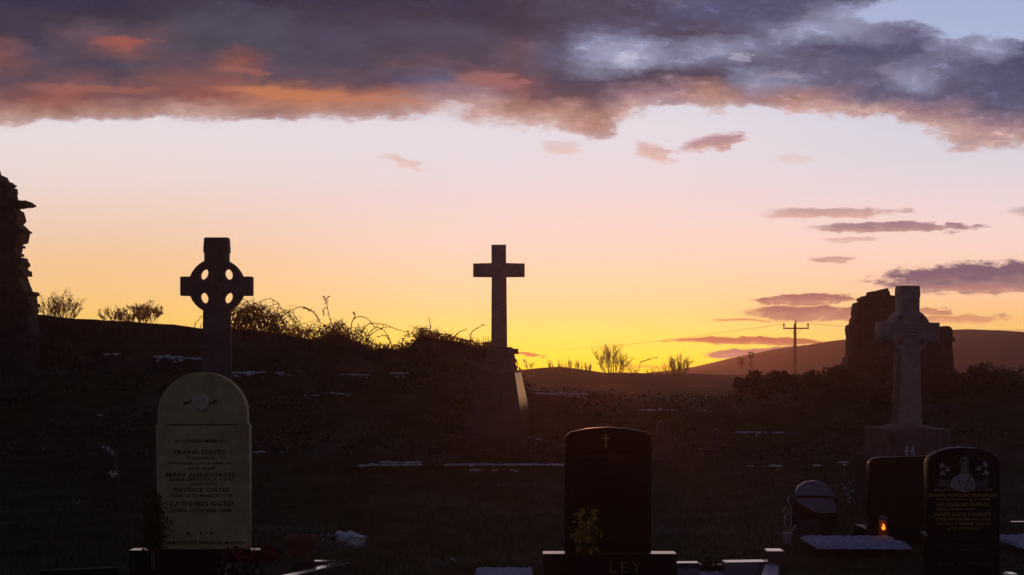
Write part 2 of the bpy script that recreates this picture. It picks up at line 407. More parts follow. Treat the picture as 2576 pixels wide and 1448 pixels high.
# ------------------------------------------------------------------ grass tufts and ivy cover (nobody could count)
rnd = random.Random(3)
mb = MB()
for i in range(26000):
    y = 6.5+11.5*rnd.random()**.8; x = (rnd.random()*2-1)*(y*.52+.5)
    z = ground_z(x, y); h = .03+.06*rnd.random(); a = rnd.random()*6.28; w = .005+.004*rnd.random()
    lx, ly = rnd.gauss(0, .025), rnd.gauss(0, .025)
    mb.add([(x-w*math.cos(a), y-w*math.sin(a), z-.01), (x+w*math.cos(a), y+w*math.sin(a), z-.01), (x+lx, y+ly, z+h)], [(0, 1, 2)])
tag(mb.build('grass', M['blade']), 'short dark grass blades between the graves', None, kind='stuff')
mb = MB()
for i in range(30000):
    y = 18.2+7.0*rnd.random(); x = (rnd.random()*2-1)*(y*.5+1)
    c = noise.noise(Vector((x*.9, y*.9, 11)))
    if c < -.05+.25*rnd.random(): continue
    z = ground_z(x, y)+rnd.random()**2*.22
    mb.leaf(Vector((x, y, z)), .045+.05*rnd.random(), rnd)
tag(mb.build('undergrowth', M['ivy']), 'dark ivy and weeds covering the bank below the wall', None, kind='stuff')

# ------------------------------------------------------------------ boundary wall (left) overgrown
rnd = random.Random(8)
def wall():
    t = empty('boundary_wall', (0, DC, 0), 'dark rubble boundary wall sloping down to the right below the brambles', 'wall')
    x0, x1 = -30.0, PX(1296, DC); mb = MB(); x = x0; pts = []
    while x < x1:
        z = PZ(interp(CREST, CX+x*F/DC), DC)+rnd.uniform(-.012, .012); pts.append((x, z)); x += rnd.uniform(.08, .3)*(1 if x > -13 else 6)
    pts.append((x1, PZ(900, DC)))
    for (a, za), (b, zb) in zip(pts, pts[1:]):
        za2 = za; zb2 = zb
        mb.add([(a, 0, -.1), (b, 0, -.1), (b, .55, -.1), (a, .55, -.1), (a, .06, za2), (b, .06, zb2), (b, .5, zb2), (a, .5, za2)], [(4, 5, 6, 7), (0, 1, 5, 4), (2, 3, 7, 6), (1, 2, 6, 5), (3, 0, 4, 7)])
    mb.build('wall_core', M['ruin'], t)
    mb = MB(); z = .3          # protruding facing stones
    while z < 3.2:
        x = -14.0; h = rnd.uniform(.09, .17)
        while x < x1-.3:
            w = rnd.uniform(.15, .45); top = PZ(interp(CREST, CX+(x+w/2)*F/DC), DC)
            if z+h < top-.01:
                p = rnd.uniform(.01, .06); mb.box((x+.01, -p, z+.008), (x+w-.01, .07, z+h-.008), .008)
            x += w
        z += h
    mb.build('facing_stones', M['ruin'], t)
wall()

# ------------------------------------------------------------------ low rubble terrace walls across the bank
def rubble(px0, px1, tab, d, hgt, label, seed):
    rn = random.Random(seed); x = PX(px0, d); x1 = PX(px1, d); o = Vector(((x+x1)/2, d, PZ(interp(tab, (px0+px1)/2), d)-hgt))
    t = empty('terrace_wall', o, label, 'wall', 'low rubble terrace walls on the bank'); mb = MB(); cp = MB()
    while x < x1:
        w = rn.uniform(.16, .5); top = PZ(interp(tab, CX+(x+w/2)*F/d), d)+rn.uniform(-.02, .012); z = top-hgt
        while z < top-.05:
            h = min(rn.uniform(.07, .16), top-z); q = rn.uniform(-.05, .02)
            (cp if z+h > top-.01 else mb).box((x+.008-o.x+rn.uniform(0, .03), q, z-o.z+.004), (x+w-.008-o.x, .34, z+h-o.z-.004), rn.uniform(.01, .025)); z += h
        x += w
    mb.build('rubble', M['ruin'], t); cp.build('coping_stones', M['ruin'], t)
WL = {'a': [(880, 1174), (1130, 1173), (1420, 1171), (1640, 1181), (1960, 1178)], 'b': [(1300, 1040), (1490, 1034), (1720, 1037), (1960, 1039), (2100, 1045)], 'c': [(580, 938), (720, 944), (945, 946), (1200, 948)], 'd': [(1318, 994), (1480, 993)], 'e': [(1840, 1091), (2000, 1090)], 'f': [(215, 893), (384, 897), (505, 903)]}
rubble(880, 1422, WL['a'], 17.6, .28, 'lowest rubble terrace wall with a snow line, below the plain cross plinth', 61)
rubble(1640, 1965, WL['a'], 17.6, .28, 'lowest rubble terrace wall right of the black headstone with gold cross', 62)
rubble(1380, 2080, WL['b'], 21.6, .45, 'rubble terrace wall across the middle right of the bank', 63)
rubble(560, 1190, WL['c'], 23.2, .5, 'rubble terrace wall under the brambles, between left Celtic cross and plain cross', 64)
rubble(1322, 1500, WL['d'], 22.5, .35, 'short rubble terrace wall just right of the plain cross plinth', 65)
rubble(1840, 2010, WL['e'], 20.3, .3, 'short rubble terrace wall below the leftmost dark shrub of the right bank', 66)
rubble(200, 520, WL['f'], 23.4, .4, 'rubble ledge below the boundary wall, left of the left Celtic cross', 67)
# ------------------------------------------------------------------ snow lying on ledges and in hollows
rnd = random.Random(21)
mb = MB()
def snow_strip(px0, px1, py, d, wob=2.0, wid=.16, dens=1.0, tilt=0):
    x0 = PX(px0, d); x1 = PX(px1, d); ph = rnd.random()*50; n = int((x1-x0)*(150 if dens > 1 else 90 if dens == 1 else 64))+4
    for i in range(n):
        f = rnd.random(); xx = x0+(x1-x0)*f
        g = noise.noise(Vector((xx*1.3, ph, 5)))+.35*noise.noise(Vector((xx*6, ph, 8)))+(.5 if dens > 1 else .22 if dens == 1 else .08)
        g *= min(1, 8*min(f, 1-f)+.25)
        if g < 0 or rnd.random() > .25+g*3: continue
        r0 = rnd.uniform(.012, .05)*(.5+wid*4)*min(1, .4+g*2)
        z = PZ(py+tilt*f+wob*1.1*noise.noise(Vector((xx*1.5, ph, 3)))+rnd.gauss(0, .35*wob), d)
        yy = d-.03+rnd.random()*min(.3, wid*1.6); hh = r0*rnd.uniform(.14, .34)
        if rnd.random() < .12: z -= rnd.uniform(.02, .10); yy = d-.05; hh = r0*.8; r0 *= .45   # frost clinging to the face below
        b = len(mb.v); rx = r0*rnd.uniform(1, 2.6); ry = r0*rnd.uniform(.7, 1.2)
        for zz, q in ((-.012, 1.0), (hh*.55, .8), (hh, .38)):
            for k in range(7):
                a = 2*math.pi*(k+.5*(q < .9))/7; w = q*rnd.uniform(.8, 1.15); mb.v.append((xx+rx*w*math.cos(a), yy+ry*w*math.sin(a), z+zz))
        for j in range(2):
            for k in range(7): mb.f.append((b+j*7+k, b+j*7+(k+1) % 7, b+j*7+7+(k+1) % 7, b+j*7+7+k))
        mb.f.append(tuple(b+14+k for k in range(7)))
for a in [(384, 505, 896, 23.3, 5, .22, .8, 8), (225, 300, 891, 23.3, 2, .1, .8), (585, 720, 937, 23.1, 3, .14, 1), (700, 945, 943, 23.1, 2, .08, 1), (985, 1030, 939, 23.1, 1, .08), (770, 800, 996, 22.4, 2, .12), (820, 880, 988, 22.4, 2, .08, 1, 6),
          (1322, 1478, 991, 22.4, 2, .10, 2), (1490, 1600, 1030, 21.5, 4, .1, .6), (1600, 1720, 1034, 21.5, 4, .1, .6), (1728, 1780, 1032, 21.5, 2, .09), (1800, 1862, 1034, 21.5, 3, .18), (1880, 1960, 1036, 21.5, 3, .13, .8), (1850, 1992, 1088, 20.2, 1, .05),
          (905, 1130, 1172, 17.5, 3, .09, 1, -3), (960, 1060, 1163, 17.8, 2, .05), (1120, 1422, 1169, 17.5, 1, .06, 2), (1640, 1705, 1178, 17.5, 4, .12), (1705, 1960, 1175, 17.5, 3, .09, 2, 2), (640, 700, 1198, 16.8, 2, .08), (955, 975, 1200, 16.8, 2, .05),
          (1180, 1300, 1183, 17.2, 3, .05, .5), (250, 300, 1045, 21.2, 2, .06), (1440, 1500, 1015, 21.8, 3, .08, .6), (1942, 1960, 1172, 17.4, 1, .08), (2112, 2130, 1163, 17.6, 1, .07), (2350, 2460, 1098, 19, 3, .05, .5),
          (1290, 1350, 1104, 19.3, 1, .07), (2040, 2060, 1170, 17, 1, .04), (1380, 1410, 1060, 20.8, 2, .07, .6), (635, 662, 1137, 18.5, 1, .05), (860, 900, 1010, 22, 2, .05, .6)]:
    snow_strip(*a)
rnd = random.Random(5)
for i in range(50):         # stray frosty tufts
    y = 18+6*rnd.random(); x = (rnd.random()*2-1)*y*.46; z = ground_z(x, y)+.02
    mb.leaf(Vector((x, y, z+.02)), .02+.03*rnd.random(), rnd)
tag(mb.build('snow', M['snow'], sm=True), 'thin lines of old snow lying along the ledges of the bank', None, kind='stuff')

# ------------------------------------------------------------------ ruins
def ruin(name, outline, d, thick, label, seed, back=0):
    rn = random.Random(seed)
    t = empty(name, (0, d, 0), label, 'ruin')
    # jitter the outline into masonry-sized teeth
    pts = []
    for (ax, ay), (bx, by) in zip(outline, outline[1:]):
        n = max(1, int(math.hypot(bx-ax, by-ay)/7))
        for i in range(n):
            f = i/n; j = 1.3 if 0 < i else 0
            pts.append((ax+(bx-ax)*f+rn.uniform(-j, j), ay+(by-ay)*f+rn.uniform(-j, j)))
    pts.append(outline[-1])
    poly = [(PX(a, d+thick if a < 2245 else d), PZ(b, d)) for a, b in pts]
    me = plate(poly, (), thick, 0, 0); obj('masonry', me, M['ruin'], t)
    mb = MB(); xs = [p[0] for p in poly]; zs = [p[1] for p in poly]
    def inside(x, z):
        c = False; j = len(poly)-1
        for i in range(len(poly)):
            xi, zi = poly[i]; xj, zj = poly[j]
            if (zi > z) != (zj > z) and x < (xj-xi)*(z-zi)/(zj-zi)+xi: c = not c
            j = i
        return c
    z = min(zs)
    while z < max(zs):
        h = rn.uniform(.08, .18); x = min(xs)
        while x < max(xs):
            w = rn.uniform(.15, .4)
            if all(inside(q, r) for q in (x, x+w) for r in (z, z+h)):
                mb.box((x+.01, -rn.uniform(.01, .07), z+.01), (x+w-.01, .05, z+h-.01), .01)
            x += w
        z += h
    z = PZ(860, d)             # broken stone ends sticking out of the edges, a mesh of slabs through the wall
    while z < max(zs)-.16:
        h = rn.uniform(.045, .12); zz = z+h/2
        cr = sorted((xi+(xj-xi)*(zz-zi)/(zj-zi)) for (xi, zi), (xj, zj) in zip(poly, poly[1:]) if (zi > zz) != (zj > zz))
        for i, c in enumerate(cr):
            sg = -1 if i % 2 == 0 else 1; e = c+sg*rn.uniform(-.03, .075); a = c-sg*.22
            y0 = rn.uniform(-.04, .1); mb.box((min(a, e), y0, z+.004), (max(a, e), thick+rn.uniform(-.1, .02), z+h-.004), .006)
        z += h*rn.uniform(.9, 1.6)
    mb.build('facing_stones', M['ruin'], t)
    return t
LR = [(-700, 1000), (-700, 160), (-500, 150), (-300, 220), (-160, 270), (-60, 380), (0, 421), (4, 432), (19, 438), (26, 454), (43, 458), (41, 463), (30, 466), (43, 477), (45, 495), (59, 499), (91, 508), (91, 514), (67, 517), (50, 519), (63, 534), (67, 551), (59, 560), (72, 571), (76, 580), (72, 606), (59, 610), (52, 645), (70, 652), (78, 664), (70, 671), (78, 684), (69, 691), (76, 713), (83, 732), (93, 736), (96, 780), (97, 860), (98, 1000)]
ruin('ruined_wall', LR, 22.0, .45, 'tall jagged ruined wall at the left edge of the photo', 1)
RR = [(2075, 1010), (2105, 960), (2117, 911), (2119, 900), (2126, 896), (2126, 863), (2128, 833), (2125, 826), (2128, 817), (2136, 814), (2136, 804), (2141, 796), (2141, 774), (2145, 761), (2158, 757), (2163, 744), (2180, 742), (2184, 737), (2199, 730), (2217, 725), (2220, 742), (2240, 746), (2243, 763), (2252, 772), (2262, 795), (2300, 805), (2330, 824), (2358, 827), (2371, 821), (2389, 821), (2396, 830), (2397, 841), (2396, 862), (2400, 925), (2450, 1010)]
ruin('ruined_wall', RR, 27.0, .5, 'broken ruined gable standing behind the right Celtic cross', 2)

# ------------------------------------------------------------------ shrubs with leaves on the right
def leafy(px, ptop, pbase, wpx, d, label, seed, n=2600, group='dark shrubs on the bank'):
    rn = random.Random(seed); c = P(px, pbase, d); z0 = min(c.z, ground_z(c.x, min(d, 59))) - .1
    t = empty('shrub', (c.x, d, z0), label, 'shrub', group)
    H = PZ(ptop, d)-z0; W = wpx/F*d*.5
    lumps = [(rn.uniform(-.75, .75)*W, rn.uniform(-.5, .5)*W, H*rn.uniform(.2, .82)*(1), rn.uniform(.25, .5)*W) for k in range(11)]
    mb = MB()
    for i in range(n):
        l = rn.choice(lumps); v = Vector((rn.gauss(0, 1), rn.gauss(0, 1), rn.gauss(0, 1))).normalized()*(rn.random()**.4)
        p = Vector((l[0]+v.x*l[3], l[1]+v.y*l[3], l[2]+v.z*min(l[3], H*.3)))
        if p.z < .02 or p.z > H*1.05: continue
        mb.leaf(p, .05+.05*rn.random(), rn)
    mb.build('foliage', M['leaf'], t)
    mb = MB()
    for l in lumps:
        m_ = Vector((l[0]*.3, l[1]*.3, l[2]*.5)); mb.tube([(0, 0, 0), m_, (l[0], l[1], l[2])], [.03, .02, .008])
        for k in range(4):
            e = Vector((l[0]+rn.gauss(0, .5)*l[3], l[1]+rn.gauss(0, .5)*l[3], min(H*1.06, l[2]+rn.random()*l[3]*1.2))); mb.tube([(l[0], l[1], l[2]), e], [.006, .003], 3)
    mb.build('stems', M['twig'], t)
leafy(1905, 935, 1010, 130, 23.5, 'leftmost dark shrub of the right bank, below the low hill', 11)
leafy(1985, 922, 1010, 130, 23.8, 'dark shrub directly below the power pole', 12)
leafy(2065, 930, 1020, 140, 23.6, 'dark shrub at the left foot of the right ruin', 13)
leafy(2150, 898, 1080, 160, 22.5, 'ivy thicket between the right ruin and the Celtic cross, on its left', 14, 4200)
leafy(2215, 930, 1100, 150, 21.5, 'low ivy thicket just left of the right Celtic cross shaft', 15, 3600)
leafy(2370, 915, 1080, 170, 22.5, 'dark thicket just right of the right Celtic cross shaft', 16, 3600)
leafy(2470, 905, 1070, 180, 22.8, 'dark thicket right of the right ruin', 17, 3600)
leafy(2570, 915, 1070, 180, 22.8, 'dark thicket at the right edge of the photo', 18, 3000)

# ------------------------------------------------------------------ bare shrubs and brambles against the sky
def grow(mb, p, dr, L, r, depth, rn, up=.25, spread=.5, buds=None):
    pts = [p]; rad = [r]; n = 4; q = p.copy(); d = dr.copy()
    for i in range(n):
        d = (d+Vector((rn.gauss(0, .14), rn.gauss(0, .14), rn.gauss(0, .1)+up*.12))).normalized(); q = q+d*L/n; pts.append(q.copy()); rad.append(r*(1-.55*(i+1)/n))
    mb.tube(pts, rad, 3)
    if buds is not None and depth <= 1:
        for k in range(7): buds.leaf(pts[rn.randrange(1, n+1)]+Vector((rn.gauss(0, .01), 0, rn.gauss(0, .01))), (.034)*rn.uniform(.6, 1.5)*max(1, L*1.2), rn)
    if depth > 0:
        for k in range(rn.choice((3, 3, 4))):
            i = rn.randrange(1, n+1)
            nd = (d+Vector((rn.gauss(0, spread), rn.gauss(0, spread), rn.gauss(0, spread*.6)+up))).normalized()
            grow(mb, pts[i], nd, L*rn.uniform(.5, .75), max(r*.55, .0035), depth-1, rn, up, spread, buds)
def bare(px, ptop, pbase, wpx, d, label, seed, stems=7, depth=2, r=.02, name='bare_shrub', group='bare shrubs on the skyline', cat='shrub', budsize=True, spread=.45):
    rn = random.Random(seed); b = P(px, pbase, d); b.z -= .12
    t = empty(name, b, label, cat, group); H = PZ(ptop, d)-b.z; W = wpx/F*d*.5
    mb = MB(); bu = MB()
    for k in range(stems):
        f = (k+.5)/stems*2-1; f += rn.uniform(-.1, .1)
        st = Vector((f*W*.35, rn.uniform(-.1, .1), 0)); tip = Vector((f*W*.9, rn.uniform(-.3, .3)*W, H*(1-.45*f*f)*rn.uniform(.8, 1)))
        dr = (tip-st); grow(mb, st, dr.normalized(), dr.length*.72, r, depth, rn, .35, spread, bu)
    # keep inside height
    for m_ in (mb, bu):
        zs_ = sorted(v[2] for v in m_.v); zmax = zs_[int(len(zs_)*.985)]; k = H/zmax
        m_.v = [(v[0], v[1], v[2]*k) for v in m_.v]
    mb.build('branches', M['twig'], t)
    bu.build('buds', M['dryleaf'], t)
    return t
bare(152, 740, 803, 125, 38, 'bare fan-shaped shrub behind the wall, nearest the left ruin', 31, 26, 2, .015)
bare(300, 775, 812, 110, 38, 'low bare shrub behind the wall, left part of the rounded clump', 32, 20, 2, .014)
bare(365, 765, 813, 100, 38, 'bare shrub behind the wall, right part of the rounded clump', 33, 14, 3, .014)
bare(1540, 869, 942, 105, 62, 'largest bare bush on the skyline between plain cross and power pole', 34, 16, 3, .022)
bare(1705, 896, 941, 90, 62, 'smaller bare bush on the skyline, between the largest bush and the power pole', 35, 26, 2, .022, spread=.25)
for i, (px, pt, w) in enumerate([(1385, 906, 24), (1408, 908, 26), (1432, 904, 30), (1456, 906, 30), (1480, 912, 30)]):
    bare(px, pt, 931, w, 62, ['first', 'second', 'third', 'fourth', 'fifth'][i]+' low tuft of the row of stiff stems left of the largest skyline bush', 40+i, 9, 1, .018, group='low tufts along the skyline', spread=.2)
bare(1333, 904, 928, 34, 62, 'small sprig on the skyline just right of the plain cross plinth', 46, 4, 2, .012, group='low tufts along the skyline')
bare(1590, 922, 942, 50, 62, 'low scrub on the skyline just right of the largest bush', 47, 8, 1, .014, group='low tufts along the skyline')
bare(1645, 924, 942, 60, 62, 'low scrub on the skyline between the two bare bushes', 48, 8, 1, .014, group='low tufts along the skyline')
bare(1864, 896, 922, 26, 62, 'small leafy sprig beside the little sign on the low hill', 49, 4, 2, .014, group='low tufts along the skyline')
mb = MB(); rn = random.Random(4)
mb.tube([P(1604, 940, 62)-P(1604, 940, 62), P(1612, 912, 62)-P(1604, 940, 62), P(1630, 904, 62)-P(1604, 940, 62), P(1655, 899, 62)-P(1604, 940, 62)], [.02, .016, .012, .008], 3)
for k in range(10): mb.leaf(P(1612+k*4.3, 911-k*1.2, 62)-P(1604, 940, 62), .12, rn)
tag(mb.build('leaning_branch', M['twig'], None, P(1604, 940, 62)), 'lone leaning branch on the skyline between the two bare bushes', 'branch')
mb = MB(); q0 = P(488, 830, 30); mb.tube([P(a, b, 30)-q0 for a, b in ((488, 830), (492, 812), (500, 806), (509, 793))], [.012, .012, .01, .006], 3)
mb.tube([P(a, b, 30)-q0 for a, b in ((505, 830), (504, 822), (507, 815))], [.012, .01, .008], 3)
tag(mb.build('leaning_branch', M['twig'], None, q0), 'thin bare branch poking up just left of the left Celtic cross shaft', 'branch')

def bramble(px0, px1, h0, h1, label, seed, canes, leaves, d=24.75, extra=(), rleaf=.05):
    """tangle rooted on the wall top between px0 and px1; heights in photo pixels"""
    rn = random.Random(seed); xm = (px0+px1)/2; o = Vector((PX(xm, d), d, PZ(interp(CREST, xm), d)))
    t = empty('bramble', o, label, 'bramble', 'brambles along the wall top'); mb = MB(); lf = MB()
    for k in range(canes):
        a = rn.uniform(px0, px1); f = (a-px0)/(px1-px0); h = h0+(h1-h0)*f; h *= rn.uniform(.35, 1.0)
        span = rn.uniform(.5, 1.6)*h*rn.choice((-1, 1)); base = interp(CREST, a)+6
        dy = rn.uniform(-.35, .35); pts = []
        for i in range(8):
            g = i/7; pts.append(P(a+span*g+rn.gauss(0, 1), base-h*1.25*math.sin(math.pi*min(1, g*rn.uniform(.72, .8)+.05))+rn.gauss(0, .8), d)-o+Vector((0, dy*g, 0)))
        mb.tube(pts, [.011*(1-.6*i/7) for i in range(8)], 3)
        for q in range(3):
            i = rn.randrange(2, 8); p = pts[i]
            mb.tube([p, p+Vector((rn.gauss(0, .05), rn.gauss(0, .05), rn.gauss(.03, .05))), p+Vector((rn.gauss(0, .1), rn.gauss(0, .06), rn.gauss(.05, .07)))], [.006, .005, .004], 3)
    for k in range(leaves):
        a = rn.uniform(px0, px1); f = (a-px0)/(px1-px0); h = (h0+(h1-h0)*f)*(rn.random()**1.9)
        p = P(a, interp(CREST, a)+3-h, d)-o+Vector((0, rn.uniform(-.35, .35), 0)); lf.leaf(p, rleaf*rn.uniform(.6, 1.6), rn)
    for path in extra:
        pts = [P(x_, y_, d)-o for x_, y_ in path]
        # smooth the path
        sm = []
        for i in range(len(pts)-1):
            p0, p1, p2, p3 = pts[max(0, i-1)], pts[i], pts[i+1], pts[min(len(pts)-1, i+2)]
            for g in (0, .25, .5, .75):
                sm.append(.5*((2*p1)+(p2-p0)*g+(2*p0-5*p1+4*p2-p3)*g*g+(3*p1-p0-3*p2+p3)*g**3))
        sm.append(pts[-1]); mb.tube(sm, [.013-.006*i/len(sm) for i in range(len(sm))], 3)
        for q in sm[::2]: lf.leaf(q+Vector((rn.gauss(0, .02), 0, rn.gauss(0, .02))), .05, rn)
    mb.build('canes', M['twig'], t); lf.build('leaves', M['dryleaf'], t)
bramble(578, 640, 52, 62, 'dense bramble tangle touching the right side of the left Celtic cross', 51, 46, 620)
bramble(640, 712, 74, 40, 'highest bramble tangle, second from the left Celtic cross', 52, 60, 560, extra=[[(655, 830), (648, 790), (655, 762), (680, 752), (700, 765)], [(690, 815), (697, 785), (703, 763)], [(640, 800), (632, 770), (612, 752)]])
bramble(712, 800, 34, 28, 'bramble with a wide arching cane left of the tall flower stem', 53, 26, 430, extra=[[(690, 815), (709, 797), (738, 779), (765, 773), (794, 791), (809, 817)], [(765, 775), (790, 788), (803, 812)]])
bramble(800, 880, 30, 30, 'bramble mound with one tall straight flower stem', 54, 26, 500, extra=[[(846, 842), (835, 815), (829, 800), (824, 775), (820, 752)], [(820, 752), (812, 747)], [(821, 752), (828, 745)], [(822, 758), (817, 760)], [(816, 795), (812, 782), (818, 775)]])
bramble(880, 965, 30, 16, 'bramble with looping canes right of the tall flower stem', 55, 18, 330, extra=[[(882, 840), (886, 810), (900, 797), (920, 800), (937, 816), (946, 826)], [(893, 800), (892, 790), (890, 785)], [(906, 850), (915, 828), (932, 814), (966, 817), (995, 828), (1021, 836)], [(921, 850), (935, 832), (949, 825), (966, 831), (978, 856)], [(925, 870), (930, 845), (960, 826), (975, 824)]])
bramble(965, 1050, 12, 20, 'low bramble in the dip of the wall top', 56, 14, 300, extra=[[(1010, 875), (1015, 855), (1026, 840), (1028, 832)], [(985, 870), (978, 850), (962, 845), (950, 850)]])
bramble(1050, 1130, 24, 16, 'bramble on the hump of the wall left of the plain cross', 57, 22, 520, extra=[[(1081, 840), (1083, 820), (1079, 799)]])
bramble(1130, 1245, 16, 14, 'trailing bramble running down to the plain cross', 58, 26, 560, extra=[[(1184, 860), (1186, 838), (1200, 826), (1221, 817)], [(1140, 850), (1155, 836), (1172, 830)]])

# ------------------------------------------------------------------ power pole, wires, small sign
t = empty('power_pole', P(2000, 960, 90), 'wooden power pole with crossarm on the skyline left of the right ruin', 'power pole')
o = P(2000, 960, 90)
mb = MB(); mb.tube([(0, 0, 0), P(2000, 815, 90)-o], [.15, .11], 8); mb.build('post', M['wood'], t)
mb = MB(); z = (PZ(827, 90)-o.z); mb.box((-1.0, -.2, z-.05), (1.08, -.11, z+.06)); mb.build('crossarm', M['wood'], t)
mb = MB(); mb.tube([(-.5, -.12, z-.04), (0, -.13, z-.55)], .02, 4); mb.build('brace', M['metal'], t); mb = MB(); mb.tube([(.5, -.12, z-.04), (0, -.13, z-.55)], .02, 4); mb.build('brace', M['metal'], t)
for x_ in (-.95, 0, 1.03):
    mb = MB(); mb.lathe([(.03, 0), (.035, .1), (.085, .13), (.05, .2), (.085, .24), (.05, .33), (.02, .36)], (x_, -.155, z+.06 if x_ else z+.3), 8); mb.build('insulator', M['metal'], t)
def wire(a, b, sag, label):
    o = Vector(a); mb = MB(); pts = []
    for i in range(25):
        g = i/24; p = Vector(a).lerp(Vector(b), g); p.z -= sag*4*g*(1-g); pts.append(p-o)
    mb.tube(pts, .016, 4); tag(mb.build('power_line', M['metal'], None, o), label, 'power line', 'power lines')
zt = PZ(826, 90)+.34
wire((PX(1971, 90), 90-.16, zt), (PX(1390, 190), 190, PZ(880, 190)), .4, 'thin power line running down left from the pole crossarm')
wire((PX(2034, 90), 90-.16, zt), (PX(2680, 80), 80, PZ(829, 80)), .25, 'thin power line leaving the pole to the right edge')
t = empty('field_sign', P(1889, 925, 63), 'tiny square sign on a post on the low hill left of the pole', 'sign')
o = P(1889, 925, 63)
mb = MB(); mb.tube([(0, 0, 0), P(1889, 890, 63)-o], .03, 5); mb.build('post', M['wood'], t)
q = P(1889, 893, 63)-o; mb = MB()
for a, b in (((-.11, -.11), (.11, -.07)), ((-.11, .07), (.11, .11)), ((-.11, -.07), (-.07, .07)), ((.07, -.07), (.11, .07))): mb.box((q.x+a[0]*1.3, -.05, q.z+a[1]*1.5), (q.x+b[0]*1.3, -.03, q.z+b[1]*1.5))
mb.box((q.x-.09, -.04, q.z-.02), (q.x+.09, -.035, q.z+.02)); mb.build('board', M['wood'], t)
bare(1893, 900, 924, 22, 62, 'small leafy sprig at the foot of the little square sign', 50, 4, 1, .012, group='low tufts along the skyline')

# ------------------------------------------------------------------ crosses
def arc(cx, cy, r, a0, a1, n):
    return [(cx+r*math.cos(R_(a0+(a1-a0)*i/n)), cy+r*math.sin(R_(a0+(a1-a0)*i/n))) for i in range(n+1)]
def topx(pts, d, o): return [(PX(x, d)-o.x, PZ(y, d)-o.z) for x, y in pts]
def mirror(half, cx): return half+[(2*cx-x, y) for x, y in half[::-1]]
def celtic(cx, cy, ro, armh, aw0, arm_t, arm_b, topy, tw, boty, bw, blockb, hr, holes, d, thick, mt, name, label, bevel=.02):
    o = Vector((PX(cx, d), d, PZ(boty, d)))
    t = empty(name, o, label, 'cross')
    def ringpt(y=None, x=None):
        return math.sqrt(max(0, ro*ro-((y-cy)**2 if y is not None else 0)))
    rx_t = math.sqrt(ro*ro-(cy-arm_t)**2); rx_b = math.sqrt(ro*ro-(arm_b-cy)**2)
    shw = tw*.93
    a_top = math.degrees(math.atan2(-math.sqrt(ro*ro-shw**2), shw)); a_at = math.degrees(math.atan2(arm_t-cy, rx_t))
    a_ab = math.degrees(math.atan2(arm_b-cy, rx_b)); a_bot = math.degrees(math.atan2(math.sqrt(ro*ro-(tw*1.02)**2), tw*1.02))
    right = [(cx+tw*.9, topy), (cx+tw*.95, topy+4), (cx+tw, blockb-7), (cx+tw, blockb-2), (cx+shw, blockb+2)]
    right += arc(cx, cy, ro, a_top, a_at, 12)
    right += [(cx+armh-1.5, arm_t), (cx+armh, arm_t+1.5), (cx+armh, arm_b-1.5), (cx+armh-1.5, arm_b)]
    right += arc(cx, cy, ro, a_ab, a_bot, 12)
    right += [(cx+bw, boty)]
    out = mirror(right, cx)
    hs = []
    for sx in (-1, 1):
        for sy in (-1, 1):
            h = []
            for i in range(14):
                a = 2*math.pi*i/14; u = math.cos(a); v = math.sin(a)
                k = 1.0
                x = u*hr[0]*(1-.18*v*sy*0); y = v*hr[1]
                # pinch toward the corner between arm and shaft -> petal shape
                rot = sx*sy*.45
                x, y = x*math.cos(rot)-y*math.sin(rot), x*math.sin(rot)+y*math.cos(rot)
                h.append((cx+sx*holes+x, cy+sy*holes*.97+y))
            hs.append(h)
    me = plate(topx(out, d, o), [topx(h, d, o) for h in hs], thick, bevel, -thick/2)
    obj('cross_head', me, mt, t)
    return t, o
# left wheel cross
dL = 14.0
tL, oL = celtic(546, 721, 69.5, 90, 0, 697, 745, 599, 32, 1250, 42, 637, (10.5, 14.5), 30.5, dL, .14, M['crossgrey'], 'celtic_cross', 'tall Celtic wheel cross behind the arched limestone headstone')
for nm, rr in (('centre_boss', .045),):
    mb = MB(); mb.lathe([(rr*.2, .028), (rr*.8, .018), (rr, 0)], (0, 0, 0), 16); b = mb.build(nm, M['crossgrey'], tL, (0, -.07, PZ(721, dL)-oL.z)); b.rotation_euler = (R_(90), 0, 0)
w = 58/F*dL; mb = MB(); mb.box((-w, -.28, -.5), (w, .28, 0)); mb.box((-w*1.4, -.42, -1.2), (w*1.4, .42, -.5)); me = mb.build('base', M['crossgrey'], tL, (0, 0, 0)).data
# right wheel cross
dR = 13.0
tR, oR = celtic(2281, 835, 56, 79, 0, 812, 860, 720, 26.5, 1070, 33, 748, (6, 9), 29, dR, .17, M['warmstone'], 'celtic_cross', 'pale Celtic cross on a block pedestal in front of the right ruin', .015)
tR.rotation_euler = (0, R_(.35), R_(9))
mb = MB()
for k in range(3): mb.box((-.07+.0, -.012, -.05+k*.04), (.07, .004, -.03+k*.04))
mb.build('carved_knot', M['warmstone'], tR, (0, -.09, PZ(845, dR)-oR.z+.05))
k = dR/F
mb = MB(); mb.box((-40*k, -.2, -.028), (44*k, .2, .0)); me = mb.build('collar', M['warmstone'], tR).data; bevel_me(me, .008)
mb = MB(); mb.box((-79*k, -.34, PZ(1146, dR)-oR.z), (79*k, .34, -.03)); me = mb.build('pedestal', M['pedblock'], tR).data; bevel_me(me, .012)
mb = MB(); mb.box((-95*k, -.45, -oR.z-.05), (95*k, .45, PZ(1146, dR)-oR.z-.004)); me = mb.build('step', M['ruin'], tR).data; bevel_me(me, .012)
